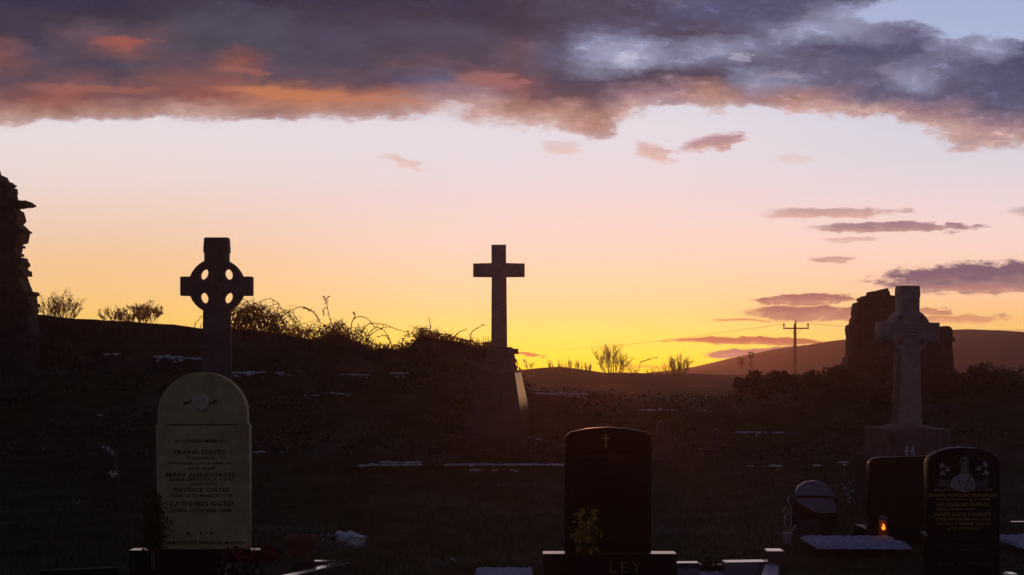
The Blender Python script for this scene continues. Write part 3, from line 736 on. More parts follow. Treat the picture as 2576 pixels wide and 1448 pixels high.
# plain Latin cross on rock cap and tapered plinth
dP = 19.5
oP = Vector((PX(1257, dP), dP, PZ(1097, dP)))
tP = empty('latin_cross', oP, 'plain Latin cross on a tapered plinth, alone at the centre of the photo', 'cross')
half = [(1273, 617.5), (1273.3, 663.5), (1320, 664.5), (1320, 697), (1274, 697.5), (1276, 880)]
out = [(x, y) for x, y in half]+[(1236, 880), (1237, 697.5), (1190.5, 697), (1190.5, 664.5), (1236.5, 663.5), (1236.5, 617.5)]
obj('cross_shaft', plate(topx(out, dP, oP), (), .2, .018, -.1), M['warmstone'], tP)
ins = [(x, y) for x, y in [(1269, 622), (1269, 668.5), (1315.5, 669), (1315.5, 692.5), (1269.5, 693), (1270, 866), (1241, 866), (1241.5, 693), (1195, 692.5), (1195, 669), (1241, 668.5), (1241, 622)]]
obj('raised_panel', plate(topx(ins, dP, oP), (), .016, .004, -.112), M['warmstone'], tP)
mb = MB(); rn = random.Random(9)
zt0, zt1 = PZ(937, dP)-oP.z, PZ(874, dP)-oP.z; k = dP/F
rings = []
for j in range(7):
    g = j/6; z = zt0-.02+(zt1-zt0+.02)*g; hw = (46-18*g**1.3)*k; hd = .3-.12*g
    ring = []
    for i in range(14):
        a = 2*math.pi*i/14; c, s = math.cos(a), math.sin(a); m_ = max(abs(c), abs(s)); c /= m_; s /= m_
        q = 1+rn.uniform(-.10, .05)
        ring.append((c*hw*q, s*hd*q, z+rn.uniform(-.02, .02)))
    rings.append(ring)
for r in rings: mb.v += r
for j in range(6):
    for i in range(14): mb.f.append((j*14+i, j*14+(i+1) % 14, (j+1)*14+(i+1) % 14, (j+1)*14+i))
mb.f.append(tuple(range(6*14, 7*14)))
mb.build('rock_cap', M['rough'], tP)
mb = MB(); b0, b1 = 76*k, 47*k
mb.add([(-b0, -b0*.9, 0), (b0, -b0*.9, 0), (b0, b0*.9, 0), (-b0, b0*.9, 0), (-b1, -b1*.9, zt0), (b1, -b1*.9, zt0), (b1, b1*.9, zt0), (-b1, b1*.9, zt0)], [(0, 3, 2, 1), (4, 5, 6, 7), (0, 1, 5, 4), (1, 2, 6, 5), (2, 3, 7, 6), (3, 0, 4, 7)])
pl = mb.build('plinth', M['pedstone'], tP); pl.rotation_euler = (0, 0, R_(-11.5))
mb = MB(); mb.box((-b0*1.25, -b0*1.2, -.5), (b0*1.25, b0*1.2, -.004)); st = mb.build('step', M['ruin'], tP); st.rotation_euler = (0, 0, R_(-11.5)); bevel_me(st.data, .01)

# ------------------------------------------------------------------ headstones
def arch_out(x0, x1, ysh, ytop, ybot, steps=28, shoulder=None):
    cx = (x0+x1)/2; rx = (x1-x0)/2; ry = ysh-ytop
    pts = [(x1, ybot)]
    if shoulder: pts += [(shoulder[1], ybot), (shoulder[1], shoulder[2]), (x1, shoulder[2]-8)]; pts.pop(0)
    pts += [(cx+rx*math.cos(math.pi*i/steps), ysh-ry*math.sin(math.pi*i/steps)) for i in range(steps+1)]
    if shoulder: pts += [(x0, shoulder[2]-8), (shoulder[0], shoulder[2]), (shoulder[0]+6, ybot)]
    else: pts += [(x0, ybot)]
    return pts
# arched limestone headstone
dH = 7.3; oH = Vector((PX(510, dH), dH, PZ(1383, dH)))
tH = empty('headstone', oH, 'arched yellowish limestone headstone with black lettering, below the left Celtic cross', 'headstone')
obj('stone', plate(topx(arch_out(396, 621, 1042, 937, 1383, 30, (391, 627, 1072)), dH, oH), (), .07, .005, 0), M['limestone'], tH)
kH = dH/F
def hl(s, x0, x1, y, h): return (s, (PX((x0+x1)/2, dH)-oH.x), PZ(y+h/2, dH)-oH.z, (x1-x0)*kH, h*kH)
L = [('IN LOVING MEMORY', 440, 572, 1110, 8), ('FRANK OATES', 438, 568, 1138, 11), ('GLENFIELD', 467, 540, 1153, 7), ('WHO DIED 14TH JUNE 1951', 420, 590, 1167, 8), ('AND WIFE', 473, 540, 1180, 7), ('MARY ANNE OATES', 418, 592, 1195, 11),
     ('DIED 28TH OCT 1970', 428, 585, 1207, 7), ('AND SON', 475, 545, 1218, 7), ('PATRICK OATES', 438, 578, 1233, 11), ('DIED 18TH MARCH 1978', 430, 585, 1248, 8), ('KATHLEEN OATES', 428, 590, 1268, 12), ('DIED 12TH FEB 1996', 433, 583, 1285, 9), ('R.  I.  P.', 470, 545, 1343, 8), ('ERECTED BY ANNA GILMARTIN', 418, 615, 1366, 9)]
mb = text_lines([hl(*a) for a in L], bold=.022); mb.build('inscription', M['leadblack'], tH, (0, -.0015, 0))
mb = MB(); mb.lathe([(22*kH, 0), (22*kH, .006), (19*kH, .01), (2*kH, .011)], (0, 0, 0), 28); b = mb.build('medallion', mat('medallion_stone', (.5, .45, .3), (.75, .68, .5), 20, .8, .4), tH, (PX(505, dH)-oH.x, 0, PZ(1012, dH)-oH.z)); b.rotation_euler = (R_(90), 0, 0)
mb = MB(); rn = random.Random(77)
for s_ in (-1, 1):
    for i in range(6):
        mb.leaf(Vector((s_*(25+i*3.2)*kH, -.003, rn.uniform(-4, 4)*kH)), 9*kH, rn)
mb.build('carved_sprays', M['leadblack'], tH, (PX(505, dH)-oH.x, 0, PZ(1012, dH)-oH.z))
mb = MB(); mb.box((PX(415, dH)-oH.x, -.004, PZ(1070, dH)-oH.z), (PX(597, dH)-oH.x, .0, PZ(1068, dH)-oH.z))
mb.add(*[[(PX(a, dH)-oH.x, -.002, PZ(b, dH)-oH.z) for a, b in ((430, 1050), (580, 1050), (580, 1058), (430, 1058))], [(0, 1, 2, 3)]]) if False else None
mb.build('carved_band', M['leadblack'], tH)
mb = MB(); mb.box((PX(325, dH)-oH.x, -.012, -oH.z-.02), (PX(653, dH)-oH.x, .085, 0-.004)); b = mb.build('plinth', M['basegranite'], tH); bevel_me(b.data, .003)

# black granite headstone with gold cross and LEY
dM = 7.6; oM = Vector((PX(1530, dM), dM, PZ(1392, dM)))
tM = empty('headstone', oM, 'black granite headstone with small gold cross and gold letters LEY on its base', 'headstone')
kM = dM/F
obj('stone', plate(topx([(1638, 1392), (1638, 1102), (1624, 1088), (1580, 1079), (1530, 1076), (1480, 1079), (1436, 1088), (1421, 1102), (1421, 1392)], dM, oM), (), .08, .002, 0), M['granite'], tM)
mb = MB()
for a, b, c, d_ in ((1522.3, 1092, 1526, 1126), (1514.5, 1101, 1534, 1104.5)):
    mb.box((PX(a, dM)-oM.x, -.003 if d_ > 1110 else -.0042, PZ(d_, dM)-oM.z), (PX(c, dM)-oM.x, -.0003, PZ(b, dM)-oM.z))
mb.build('gold_cross', M['gold'], tM)
def ml(s, x0, x1, y, h): return (s, (PX((x0+x1)/2, dM)-oM.x), PZ(y+h/2, dM)-oM.z, (x1-x0)*kM, h*kM)
mb = text_lines([ml('IN LOVING MEMORY OF', 1466, 1594, 1148, 6), ('.', 0, -9, .001, .001)][:1]); mb.build('inscription', M['etchdim'], tM, (0, -.0015, 0))
yp = -.012
mb = MB(); mb.box((PX(1366, dM)-oM.x, yp, -oM.z-.02), (PX(1702, dM)-oM.x, .11, -.004)); b = mb.build('plinth', M['basegranite'], tM); bevel_me(b.data, .003)
dl = dM+yp; mb = text_lines([('LEY'[i], PX(x_, dl)-oM.x, PZ(1440, dl)-oM.z, 17*dl/F, 24*dl/F) for i, x_ in enumerate((1543, 1571.5, 1602))], bold=-.022); mb.build('letters', M['gold'], tM, (0, yp-.002, 0))

# black granite headstone B with bust, sprays and gold text
dB = 7.5; oB = Vector((PX(2425, dB), dB, PZ(1448, dB)-.1)); kB = dB/F
tB = empty('headstone', oB, 'black granite headstone with etched robed bust and gold lettering, front right', 'headstone')
hb = [(2515, 1500), (2515, 1165), (2508, 1150), (2490, 1138), (2460, 1129), (2425, 1126), (2390, 1129), (2360, 1138), (2342, 1150), (2335, 1165), (2335, 1500)]
obj('stone', plate(topx(hb, dB, oB), (), .08, .002, 0), M['granite'], tB)
def bz(x, y): return (PX(x, dB)-oB.x, PZ(y, dB)-oB.z)
def etch(polys, name, m, y=-.0015):
    mb = MB()
    for i, pl_ in enumerate(polys):
        mb.add([(bz(*p)[0], y-.0004*i, bz(*p)[1]) for p in pl_], [tuple(range(len(pl_)))])
    return mb.build(name, m, tB)
bust = [(2416, 1192), (2409, 1196), (2397, 1203), (2391, 1213), (2389, 1222), (2396, 1229), (2412, 1235), (2427, 1240), (2443, 1236), (2451, 1230), (2454, 1218), (2450, 1204), (2443, 1195), (2435, 1190)]
etch([bust], 'etched_robe', M['silver'])
etch([[(2404, 1200), (2408, 1199), (2422, 1231), (2419, 1231)], [(2440, 1196), (2444, 1199), (2426, 1233), (2423, 1232)], [(2414, 1212), (2436, 1212), (2425, 1216)], [(2447, 1207), (2450, 1209), (2436, 1234), (2434, 1234)]], 'etched_folds', M['etchdim'], -.003)
face = [(2426+8*math.cos(a)+0, 1163+12*math.sin(a)) for a in [i*math.pi/8 for i in range(16)]]
etch([face, [(2419, 1172), (2434, 1172), (2438, 1193), (2415, 1193)]], 'etched_face', mat('etched_face', (.2, .22, .22), (.3, .31, .31), 60, .8, 0), -.002)
hair = [(2426+14*math.cos(a), 1163+17*math.sin(a)) for a in [math.pi*.75+i*math.pi*1.5/12 for i in range(13)]]+[(2426+9*math.cos(a), 1165+12*math.sin(a)) for a in [math.pi*2.25-i*math.pi*1.5/12 for i in range(13)]]
mb = MB(); n_ = 13
for i in range(12):
    q = [hair[i], hair[i+1], hair[25-i-1], hair[25-i]]; mb.add([(bz(*p)[0], -.0012, bz(*p)[1]) for p in q], [(0, 1, 2, 3)])
mb.build('etched_hair', M['etchdim'], tB)
etch([[(2418, 1158), (2425, 1158), (2424, 1162), (2419, 1162)], [(2422, 1169), (2430, 1169), (2426, 1171)]], 'etched_eyes', M['granite'], -.004)
def lily(x, y, s, sx):
    out = []
    for ang, ln in ((95, 12), (55, 9), (150, 9), (205, 8), (-10, 9)):
        a = R_(ang if sx > 0 else 180-ang); c, s_ = math.cos(a), math.sin(a)
        out.append([(x-s_*2.2, y-c*2.2), (x+c*ln*s*.6-s_*2, y-s_*ln*s*.6-c*2), (x+c*ln*s, y-s_*ln*s), (x+c*ln*s*.6+s_*2, y-s_*ln*s*.6+c*2), (x+s_*2.2, y+c*2.2)])
    return out
ps = []
for x, y, s in ((2370, 1174, 1), (2384, 1183, .9), (2371, 1193, 1)): ps += lily(x, y, s, 1)
for x, y, s in ((2478, 1172, 1.1), (2462, 1181, .9), (2480, 1192, 1.1)): ps += lily(x, y, s, -1)
for j in range(0, len(ps), 5):
    mb = MB()
    for i, pl_ in enumerate(ps[j:j+5]): mb.add([(bz(*p)[0], -.0015-.0003*i, bz(*p)[1]) for p in pl_], [tuple(range(5))])
    mb.build('etched_lily', M['silver'], tB)
etch([[(2360, 1205), (2388, 1209), (2392, 1228), (2362, 1224)]], 'etched_cloud', M['etchdim'])
etch([[(2456, 1212), (2486, 1204), (2484, 1226), (2452, 1230)]], 'etched_cloud', M['etchdim'])
def bl(s, x0, x1, y, h): return (s, (bz((x0+x1)/2, 0)[0]), bz(0, y+h/2)[1], (x1-x0)*kB, h*kB)
mb = text_lines([bl(*a) for a in [('IN LOVING MEMORY OF', 2350, 2497, 1233, 6), ('SUSAN FOWLEY, BUNDUFF', 2336, 2508, 1247, 9), ('DIED 4TH JULY 1958', 2358, 2492, 1258, 6), ('HER HUSBAND PATRICK', 2356, 2490, 1270, 9), ('DIED 9TH MAY 1960', 2358, 2450, 1282, 6), ('MARY KATE FOWLEY', 2352, 2493, 1295, 10), ('DIED 6TH FEBRUARY 1981', 2356, 2492, 1307, 6), ('AND THEIR SON', 2358, 2490, 1318, 6), ('JOE FOWLEY', 2384, 2468, 1331, 9)]], bold=.01); mb.build('inscription', M['gold'], tB, (0, -.0015, 0))
mb = text_lines([bl(*a) for a in [('REST IN PEACE', 2362, 2495, 1419, 8), ('PRAY FOR THEM', 2372, 2470, 1384, 6), ('GONE BUT NOT FORGOTTEN', 2356, 2500, 1372, 5), ('ERECTED', 2400, 2455, 1357, 5)]]); mb.build('lower_inscription', M['etchdim'], tB, (0, -.0015, 0))

# big black headstone A behind it
dA = 10.2; oA = Vector((PX(2300, dA), dA, 0.06))
tA = empty('headstone', oA, 'large plain black headstone with rounded shoulder behind the engraved one, at the cross foot', 'headstone')
hA = [(2435, 1326), (2435, 1158), (2420, 1150), (2385, 1147), (2300, 1149), (2215, 1152), (2200, 1154), (2192, 1160), (2188, 1170), (2188, 1326)]
obj('stone', plate(topx(hA, dA, oA), (), .09, .003, 0), M['granite'], tA)
mb = MB(); mb.box((PX(2165, dA)-oA.x, -.12, -.1), (PX(2450, dA)-oA.x, .2, PZ(1326, dA)-oA.z-.003)); b = mb.build('plinth', M['basegranite'], tA); bevel_me(b.data, .008)

# pale rounded plaque stone
dQ = 11.0; oQ = Vector((PX(2053, dQ), dQ, PZ(1292, dQ)))
tQ = empty('headstone', oQ, 'small pale lilac rounded stone crossed by a dark line, left of the big black headstone', 'headstone')
obj('upper_stone', plate(topx([(2096, 1248), (2096, 1240), (2088, 1228), (2074, 1216), (2052, 1210), (2028, 1213), (2010, 1224), (2003, 1238), (2003, 1248)], dQ, oQ), (), .06, .004, 0), M['lilac'], tQ)
obj('lower_stone', plate(topx([(2104, 1290), (2068, 1292), (2046, 1287), (2030, 1278), (2010, 1266), (2003, 1252.5), (2097, 1252.5), (2104, 1272)], dQ, oQ), (), .06, .004, 0), M['lilac'], tQ)
obj('dark_rail', plate(topx([(2100, 1252.2), (2100, 1248.3), (2000, 1248.3), (2000, 1252.2)], dQ, oQ), (), .08, 0, -.012), M['granite'], tQ)
mb = MB(); mb.box((PX(1995, dQ)-oQ.x, .061, -.2), (PX(2110, dQ)-oQ.x, .15, PZ(1254, dQ)-oQ.z)); mb.build('backing_block', M['earth'], tQ)

# small old stones far off
def small_stone(outline, d, thick, m, label, name='grave_marker', cat='headstone', group='old grave markers at the foot of the bank'):
    xs = [p[0] for p in outline]; ys = [p[1] for p in outline]; o = P((min(xs)+max(xs))/2, max(ys), d)
    me = plate(topx(outline, d, o), (), thick, .01, 0); bo = obj(name, me, m, None, o); tag(bo, label, cat, group); return bo
small_stone([(1700, 1182), (1694, 1150), (1688, 1075), (1680, 1062), (1668, 1058), (1658, 1066), (1652, 1120), (1646, 1160), (1640, 1182)], 17.9, .25, M['oldstone'], 'broad tapering old stone in the middle distance, right of the black headstone with gold cross')
small_stone([(1820, 1172), (1818, 1095), (1812, 1082), (1805, 1079), (1797, 1084), (1794, 1096), (1792, 1172)], 17.9, .12, M['oldstone'], 'narrow upright old stone with rounded top, right of the broad tapering one')
small_stone([(1134, 1060), (1130, 966), (1110, 963), (1098, 975), (1092, 1060)], 20.8, .2, M['ruin'], 'squat old stone on the bank left of the plain cross plinth')
small_stone([(783, 1020), (781, 985), (790, 984), (790, 975), (780, 974), (779, 948), (770, 948), (770, 975), (762, 976), (762, 985), (770, 986), (768, 1020)], 21.8, .12, M['oldstone'], 'small old stone cross on the bank between left Celtic cross and plain cross')
tF = small_stone([(290, 1280), (288, 1150), (278, 1130), (262, 1124), (245, 1130), (234, 1150), (232, 1280)], 12.0, .12, M['ruin'], 'dark rounded headstone in the gloom far left, below the wall', 'headstone', 'headstone', None)

# ------------------------------------------------------------------ kerbs, beds
def kerb(p0, p1, w, top, label, m='kerbtop', h=.25, group='polished grave kerbs', name='grave_kerb'):
    a = Vector((p0[0], p0[1], 0)); b = Vector((p1[0], p1[1], 0)); dr = (b-a); L_ = dr.length; ang = math.atan2(dr.y, dr.x)
    mb = MB(); mb.box((0, -w/2, top-h), (L_, w/2, top)); o = mb.build(name, M[m], None, (a.x, a.y, 0)); o.rotation_euler = (0, 0, ang); bevel_me(o.data, .006); tag(o, label, 'kerb', group); return o
def gd(py, top): return (EYE-top)/((py-HY)/F)          # depth at which a surface of height top shows at py
def gp(px, py, top): d = gd(py, top); return (PX(px, d), d)
kerb(gp(735, 1411.5, .2), gp(862, 1411, .2), .07, .2, 'thin bright kerb edge below the terracotta pot')
kerb(gp(872, 1412, .198), gp(690, 1456, .198), .085, .198, 'bright kerb running diagonally down to the bottom edge, right of the red flowers')
kerb(gp(1700, 1415, .2), gp(1757, 1414.5, .2), .09, .2, 'short bright kerb piece just right of the base lettered LEY')
kerb(gp(1820, 1412.5, .2), gp(1924, 1411, .2), .11, .2, 'longer bright kerb piece left of the kerb corner post')
kerb(gp(1757, 1420, .15), gp(1820, 1420, .15), .1, .15, 'dark sunken joint piece between the two bright kerb pieces', 'granite')
mb = MB(); d = 7.95; mb.box((PX(1925, d), d-.08, -.02), (PX(1968, d), d+.05, PZ(1384, d-.02))); b = mb.build('kerb_post', M['kerbtop']); bevel_me(b.data, .006); tag(b, 'square black kerb corner post with bright top, beside the white pot', 'kerb post')
a0 = gp(1946, 1409, .2); a1 = gp(1930, 1460, .2)
kerb(a0, a1, .1, .2, 'wide frosted lilac kerb running down from the corner post to the bottom edge', 'frostkerb')
kerb(gp(2010, 1309.5, .15), gp(2060, 1309.5, .15), .05, .15, 'faint far kerb edge below the pale rounded stone')
kerb(gp(2542, 1312.5, .15), gp(2640, 1312.5, .15), .06, .15, 'far kerb edge at the right margin of the photo')
kerb(gp(100, 1436, .15), gp(300, 1427, .15), .035, .15, 'faint dark kerb edge in the bottom left corner', 'granite')
mb = MB(); dd = gd(1442, .2); mb.box((PX(2529, dd), dd-.06, 0), (PX(2556, dd), dd+.05, .2)); b = mb.build('kerb_post', M['kerbtop']); bevel_me(b.data, .01); tag(b, 'small bright-topped kerb block in the bottom right corner', 'kerb post')
def bed(quad, top, m, label, seed, name='gravel_bed', n=14):
    """gravel bed with an uneven edge; quad of px corners (x0,x1,yfar,ynear)"""
    rn = random.Random(seed); x0, x1, yf, yn = quad; mb = MB()
    df, dn = gd(yf, top), gd(yn, top); c = Vector((PX((x0+x1)/2, (df+dn)/2), (df+dn)/2, top))
    nx, ny = 34, 10
    for j in range(ny+1):
        for i in range(nx+1):
            y = dn+(df-dn)*j/ny+noise.noise(Vector((i*.4, j*.1, seed)))*.05*(1 if j in (0, ny) else .3); dm = (df+dn)/2
            x = PX(x0+(x1-x0)*i/nx, dm)+noise.noise(Vector((j*.5, i*.1, seed+5)))*.04
            e = 0 if (i in (0, nx) or j in (0, ny)) else .02+.012*rn.random()
            mb.v.append((x-c.x, y-c.y, e-.02))
    for j in range(ny):
        for i in range(nx): mb.f.append((j*(nx+1)+i, j*(nx+1)+i+1, (j+1)*(nx+1)+i+1, (j+1)*(nx+1)+i))
    mb.f.append((0, (nx+1)*ny, (nx+1)*(ny+1)-1, nx)); 
    o = mb.build(name, m, None, c); tag(o, label, 'gravel bed', 'frosted gravel beds'); return o
bed((2033, 2264, 1347, 1376), .1, M['gravel'], 'wide frosted gravel bed in front of the big black headstone', 3)
bed((2528, 2640, 1344, 1376), .1, M['gravel'], 'frosted gravel bed at the right edge of the photo', 4)
bed((1705, 1925, 1437, 1475), .1, M['gravel'], 'frosted gravel at the bottom edge between lettered base and frosted kerb', 5)
bed((1197, 1338, 1426, 1470), .1, M['gravel'], 'frosted gravel patch at the bottom edge left of the lettered base', 6)
# ------------------------------------------------------------------ grave goods
def pot(px, ytop, w, h, d, m, label, name, cat, taper=.72):
    o = P(px, ytop+h, d); k = d/F; t = empty(name, o, label, cat); R0 = w/2*k; H = h*k
    mb = MB(); mb.lathe([(R0*taper, 0), (R0*.95, H*.82), (R0, H*.82), (R0, H), (R0*.9, H), (R0*.84, H*.75), (R0*.3, H*.7)], (0, 0, 0), 24); mb.build('pot_body', m, t, sm=False)
    return t, H, R0
t, H, R0 = pot(757, 1350, 78, 52, 8.4, M['terra'], 'wide terracotta pot left of the white bouquet', 'flower_pot', 'flower pot')
mb = MB(); mb.lathe([(R0*.8, H*.74), (R0*.4, H*.78), (.005, H*.76)], (0, 0, 0), 16); mb.build('soil', M['earth'], t)
t, H, R0 = pot(1980, 1341, 25, 26, 8.6, M['lilac'], 'small pale pot with dry spray, above the kerb corner post', 'flower_pot', 'flower pot', .6)
mb = MB()
for pts in ([(1982, 1345), (1976, 1325), (1972, 1308), (1985, 1290)], [(1972, 1308), (1976, 1292), (1983, 1282)], [(1986, 1345), (1990, 1320), (1992, 1290), (1986, 1262)], [(1984, 1345), (1996, 1330), (1999, 1322)]):
    mb.tube([P(a, b, 8.6)-P(1980, 1367, 8.6) for a, b in pts], .003, 4)
rn = random.Random(6)
mb.tube([P(a, b, 8.6)-P(1980, 1367, 8.6) for a, b in ((1982, 1262), (1986, 1246))], .006, 4); mb.tube([P(a, b, 8.6)-P(1980, 1367, 8.6) for a, b in ((1966, 1292), (1978, 1274))], .0035, 4)
mb.leaf(P(1998, 1325, 8.6)-P(1980, 1367, 8.6), .04, rn); mb.leaf(P(2000, 1332, 8.6)-P(1980, 1367, 8.6), .04, rn)
mb.build('dry_spray', M['petalw'], t)
# white bouquet
rn = random.Random(14); dW = 8.5; oW = P(865, 1385, dW); kW = dW/F
t = empty('bouquet', oW, 'white paper-wrapped bouquet lying right of the terracotta pot', 'bouquet')
mb = MB(); outl = [(840, 1362), (843, 1344), (848, 1335), (862, 1338), (872, 1340), (880, 1334), (895, 1341), (908, 1346), (924, 1350), (920, 1362), (913, 1374), (898, 1383), (885, 1380), (868, 1372), (852, 1371)]
def crumple(outl, n=5):
    cx = sum(p[0] for p in outl)/len(outl); cy = sum(p[1] for p in outl)/len(outl); b = len(mb.v); m_ = len(outl)
    for j in range(n+1):
        g = 1-j/n*.98
        for x, y in outl:
            p = P(cx+(x-cx)*g+rn.uniform(-1.5, 1.5)*(0 < j), cy+(y-cy)*g+rn.uniform(-1.5, 1.5)*(0 < j), dW)-oW
            mb.v.append((p.x, -.10*(1-g*g)+rn.uniform(-.03, .03)*(j > 0), p.z))
    for j in range(n):
        for i in range(m_): mb.f.append((b+j*m_+i, b+j*m_+(i+1) % m_, b+(j+1)*m_+(i+1) % m_, b+(j+1)*m_+i))
    for i in range(m_):   # close the back
        pass
    mb.f.append(tuple(b+i for i in range(m_))[::-1]); mb.f.append(tuple(b+n*m_+i for i in range(m_)))
crumple(outl); mb.build('wrapping', M['white'], t)
mb = MB()
for k in range(26):
    x, y = rn.uniform(806, 856), rn.uniform(1348, 1374); c = P(x, y, dW-.05)-oW
    for q in range(7): mb.leaf(c+Vector((rn.gauss(0, .008), rn.gauss(0, .008), rn.gauss(0, .008))), .026, rn)
mb.build('white_blooms', mat('dull_petals', (.16, .2, .19), (.34, .36, .36), 20, .7, 0), t)
mb = MB()
for k in range(10): mb.tube([P(845, 1362, dW)-oW, P(rn.uniform(802, 870), rn.uniform(1366, 1382), dW-.06)-oW], .003, 4)
mb.build('stems', M['leaf'], t)
# red flower arrangements
def blooms(name, spots, d, m, label, seed, cat, leafm='leaf', petal=.035, per=10, nleaf=60, basepx=None, leafsize=.04, spread=.012, group=None):
    rn = random.Random(seed); xs = [s[0] for s in spots]; ys = [s[1] for s in spots]; o = P(sum(xs)/len(xs), max(ys)+8, d); t = empty(name, o, label, cat, group)
    mb = MB()
    for x, y in spots:
        c = P(x, y, d)-o+Vector((0, rn.uniform(-.05, .05), 0))
        for q in range(per): mb.leaf(c+Vector((rn.gauss(0, spread), rn.gauss(0, spread), rn.gauss(0, spread))), petal*rn.uniform(.7, 1.2), rn)
    mb.build('petals', M[m], t); mb = MB()
    for k in range(nleaf):
        x, y = rn.choice(spots); c = P(x+rn.gauss(0, 6), y+rn.uniform(0, 12), d)-o+Vector((0, rn.uniform(-.02, .1), 0)); mb.leaf(c, leafsize*rn.uniform(.6, 1.2), rn)
    for x, y in spots: mb.tube([P(x, y, d)-o, P(x*.5+.5*sum(xs)/len(xs), max(ys)+10, d)-o], .003, 3)
    mb.build('leaves', M[leafm], t); return t
blooms('flower_arrangement', [(572, 1388), (584, 1396), (596, 1385), (606, 1400), (590, 1408), (616, 1392), (570, 1402), (628, 1404), (640, 1396)], 6.95, 'red', 'dark red flowers in front of the arched limestone headstone, left group', 21, 'flowers', group='red flowers by the limestone headstone')
blooms('flower_arrangement', [(662, 1385), (674, 1380), (686, 1388), (694, 1398), (672, 1396), (682, 1406), (660, 1404)], 7.05, 'red', 'dark red flowers beside the limestone headstone base, right group', 22, 'flowers', group='red flowers by the limestone headstone')
blooms('flower_arrangement', [(545, 1425), (570, 1432), (600, 1424), (630, 1430), (650, 1436), (612, 1440), (585, 1418)], 6.8, 'gilt_dim', 'low dull yellow-green foliage at the bottom edge below the red flowers', 23, 'flowers', petal=.03, per=5, nleaf=160)
blooms('flower_arrangement', [(1452, 1298), (1462, 1292), (1496, 1290), (1498, 1302), (1460, 1310), (1472, 1318), (1486, 1312), (1450, 1340), (1464, 1334), (1478, 1340), (1496, 1336), (1506, 1342), (1444, 1350), (1458, 1354), (1474, 1356), (1492, 1354), (1465, 1368), (1486, 1370), (1455, 1384), (1495, 1382), (1476, 1328), (1468, 1345), (1484, 1348), (1500, 1350), (1480, 1362), (1462, 1326), (1490, 1322), (1452, 1346), (1470, 1378), (1482, 1384)], 7.25, 'yellow', 'yellow flower arrangement standing before the black headstone with gold cross', 24, 'flowers', petal=.027, per=12, nleaf=200, leafsize=.028, spread=.014)
mb = MB(); rn = random.Random(30); dS = 6.9; oS = P(385, 1392, dS); t = empty('dwarf_conifer', oS, 'small golden-brown dwarf conifer at the lower left of the arched headstone', 'plant')
for k in range(3000):
    g = rn.random()**.8; y = 1240+g*146; wd = 8+26*math.sin(math.pi*min(1, g*.78+.02)); x = 388+rn.gauss(0, .5)*wd
    mb.leaf(P(x, y, dS)-oS+Vector((0, rn.gauss(0, .5)*wd*dS/F, 0)), .016, rn)
mb.build('foliage', M['conifer'], t); mb = MB(); mb.tube([(0, 0, -.1), (0, 0, .3)], [.015, .005], 6); mb.build('trunk', M['twig'], t)
# white blobs at far-left headstone
rn = random.Random(44)
def cluster(pts, d, m, name, label, cat, sz=.03, per=8, group=None, sp=.012):
    o = P(pts[0][0], pts[0][1], d); mb = MB()
    for x, y in pts:
        for q in range(per): mb.leaf(P(x, y, d)-o+Vector((rn.gauss(0, sp), rn.gauss(0, sp), rn.gauss(0, sp))), sz, rn)
    t = empty(name, o, label, cat, group); mb.build('petals', M[m], t)
    mb = MB()
    for x, y in pts: mb.tube([P(x, y, d)-o, P(x+rn.uniform(-3, 3), y+16, d)-o], .004, 3)
    mb.build('stems', M['leaf'], t)
cluster([(262, 1128), (270, 1130), (277, 1134), (283, 1138)], 11.8, 'petalw', 'white_flowers', 'upper spray of white flowers on the dark far-left headstone', 'flowers', .03, 7, 'white flowers in the gloom far left')
cluster([(277, 1190), (284, 1193), (290, 1195)], 11.8, 'petalw', 'white_flowers', 'lower spray of white flowers at the dark far-left headstone', 'flowers', .035, 8, 'white flowers in the gloom far left')
cluster([(188, 1262), (196, 1266), (262, 1270)], 11.0, 'petalw', 'white_flowers', 'tiny pale flowers low in the dark, far left', 'flowers', .012, 4, 'white flowers in the gloom far left')
# lantern
dC = 9.85; oC = P(2221, 1345, dC); t = empty('grave_lantern', oC, 'small lit amber grave lantern in front of the big black headstone', 'lantern')
gm = bpy.data.materials.new('amber_glass'); gm.use_nodes = True; b = gm.node_tree.nodes['Principled BSDF']; b.inputs['Base Color'].default_value = (.5, .14, .02, 1); b.inputs['Transmission Weight'].default_value = .85; b.inputs['Roughness'].default_value = .15
mb = MB(); mb.lathe([(.030, 0), (.036, .02), (.036, .11), (.028, .13)], (0, 0, 0), 14); mb.build('glass', gm, t, sm=True)
mb = MB(); mb.lathe([(.04, .13), (.042, .14), (.02, .165), (.006, .175)], (0, 0, 0), 12); mb.build('lid', M['metal'], t)
mb = MB(); mb.lathe([(.002, .04), (.011, .052), (.009, .07), (.004, .086), (.001, .098)], (0, 0, 0), 10); mb.build('flame', M['flame'], t, (.004, 0, 0), sm=True)
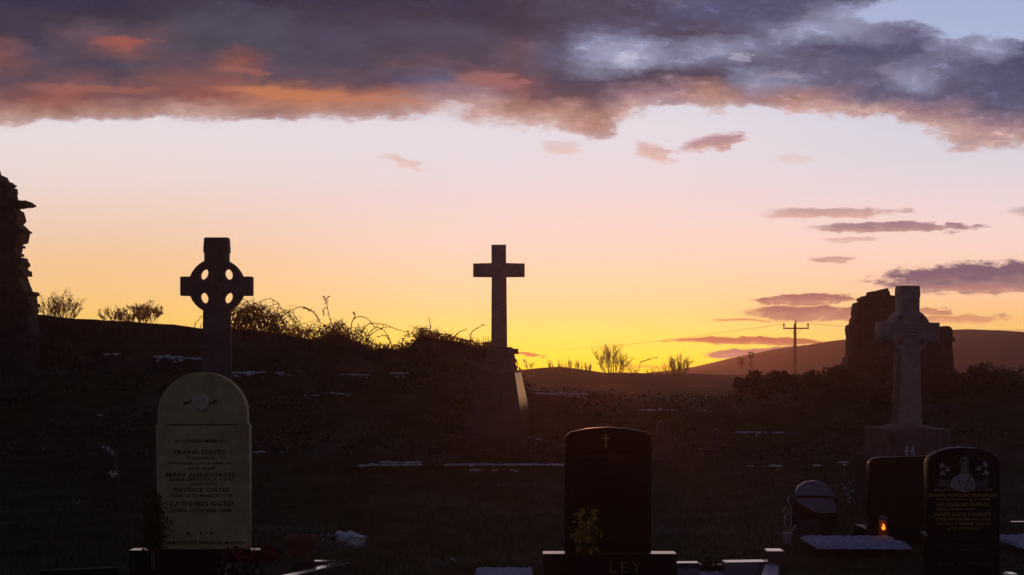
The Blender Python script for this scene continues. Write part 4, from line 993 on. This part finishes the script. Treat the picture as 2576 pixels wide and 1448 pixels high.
# little white holders at the pedestal foot, white rose
for x, lb in ((2281, 'left of the two small white candle holders at the right cross pedestal foot'), (2296, 'right of the two small white candle holders at the right cross pedestal foot')):
    d = 12.4; o = P(x, 1146, d); t = empty('candle_holder', o, lb, 'candle holder', 'white candle holders'); mb = MB(); mb.lathe([(.02, 0), (.026, .05), (.012, .06), (.01, .1)], (0, 0, 0), 10); mb.build('holder', M['petalw'], t)
    mb = MB(); mb.box((-.06, -.05, -.7), (.06, .05, -.001)); mb.build('stand', M['granite'], t)
cluster([(2321, 1340), (2325, 1343)], 7.4, 'petalw', 'white_rose', 'single white rose at the left edge of the engraved black headstone', 'flowers', .018, 9, None, .006)
cluster([(1138, 1408), (1144, 1410)], 8.3, 'petalw', 'white_flowers', 'tiny white bloom on the ground left of the lettered base', 'flowers', .022, 4, None, .006)
cluster([(2118, 1218), (2128, 1226), (2140, 1215), (2124, 1245), (2134, 1236)], 11, 'lilac', 'white_flowers', 'pale lilac flowers just right of the small rounded pale stone', 'flowers', .035, 4, None, .03)
blooms('flower_arrangement', [(2030, 1208), (2044, 1202), (2080, 1205), (2092, 1212)], 11.3, 'terra', 'faint reddish flowers behind the small rounded pale stone', 25, 'flowers', petal=.02, per=4, nleaf=50)
blooms('flower_arrangement', [(1782, 1412), (1790, 1406), (1798, 1413)], 7.9, 'etchdim', 'dark low plant hiding the middle of the kerb', 26, 'plant', petal=.03, per=5, nleaf=60)

# ------------------------------------------------------------------ evening haze, tinted red to imitate lens glare
if HAZE:
    mb = MB(); mb.box((-320, -40, -2.5), (320, 240, 9.5)); hz = mb.build('haze', None)
    hm = bpy.data.materials.new('glare_tinted_haze'); hm.use_nodes = True; t = hm.node_tree; t.nodes.clear()
    v = t.nodes.new('ShaderNodeVolumePrincipled'); v.inputs['Density'].default_value = HAZE; v.inputs['Anisotropy'].default_value = .72
    v.inputs['Color'].default_value = (1, .56, .46, 1)  # red tint stands in for lens glare over the dark bank
    o_ = t.nodes.new('ShaderNodeOutputMaterial'); t.links.new(v.outputs[0], o_.inputs['Volume'])
    hz.data.materials.clear(); hz.data.materials.append(hm); tag(hz, 'thin evening haze, tinted red in place of lens glare', None, None, 'stuff')
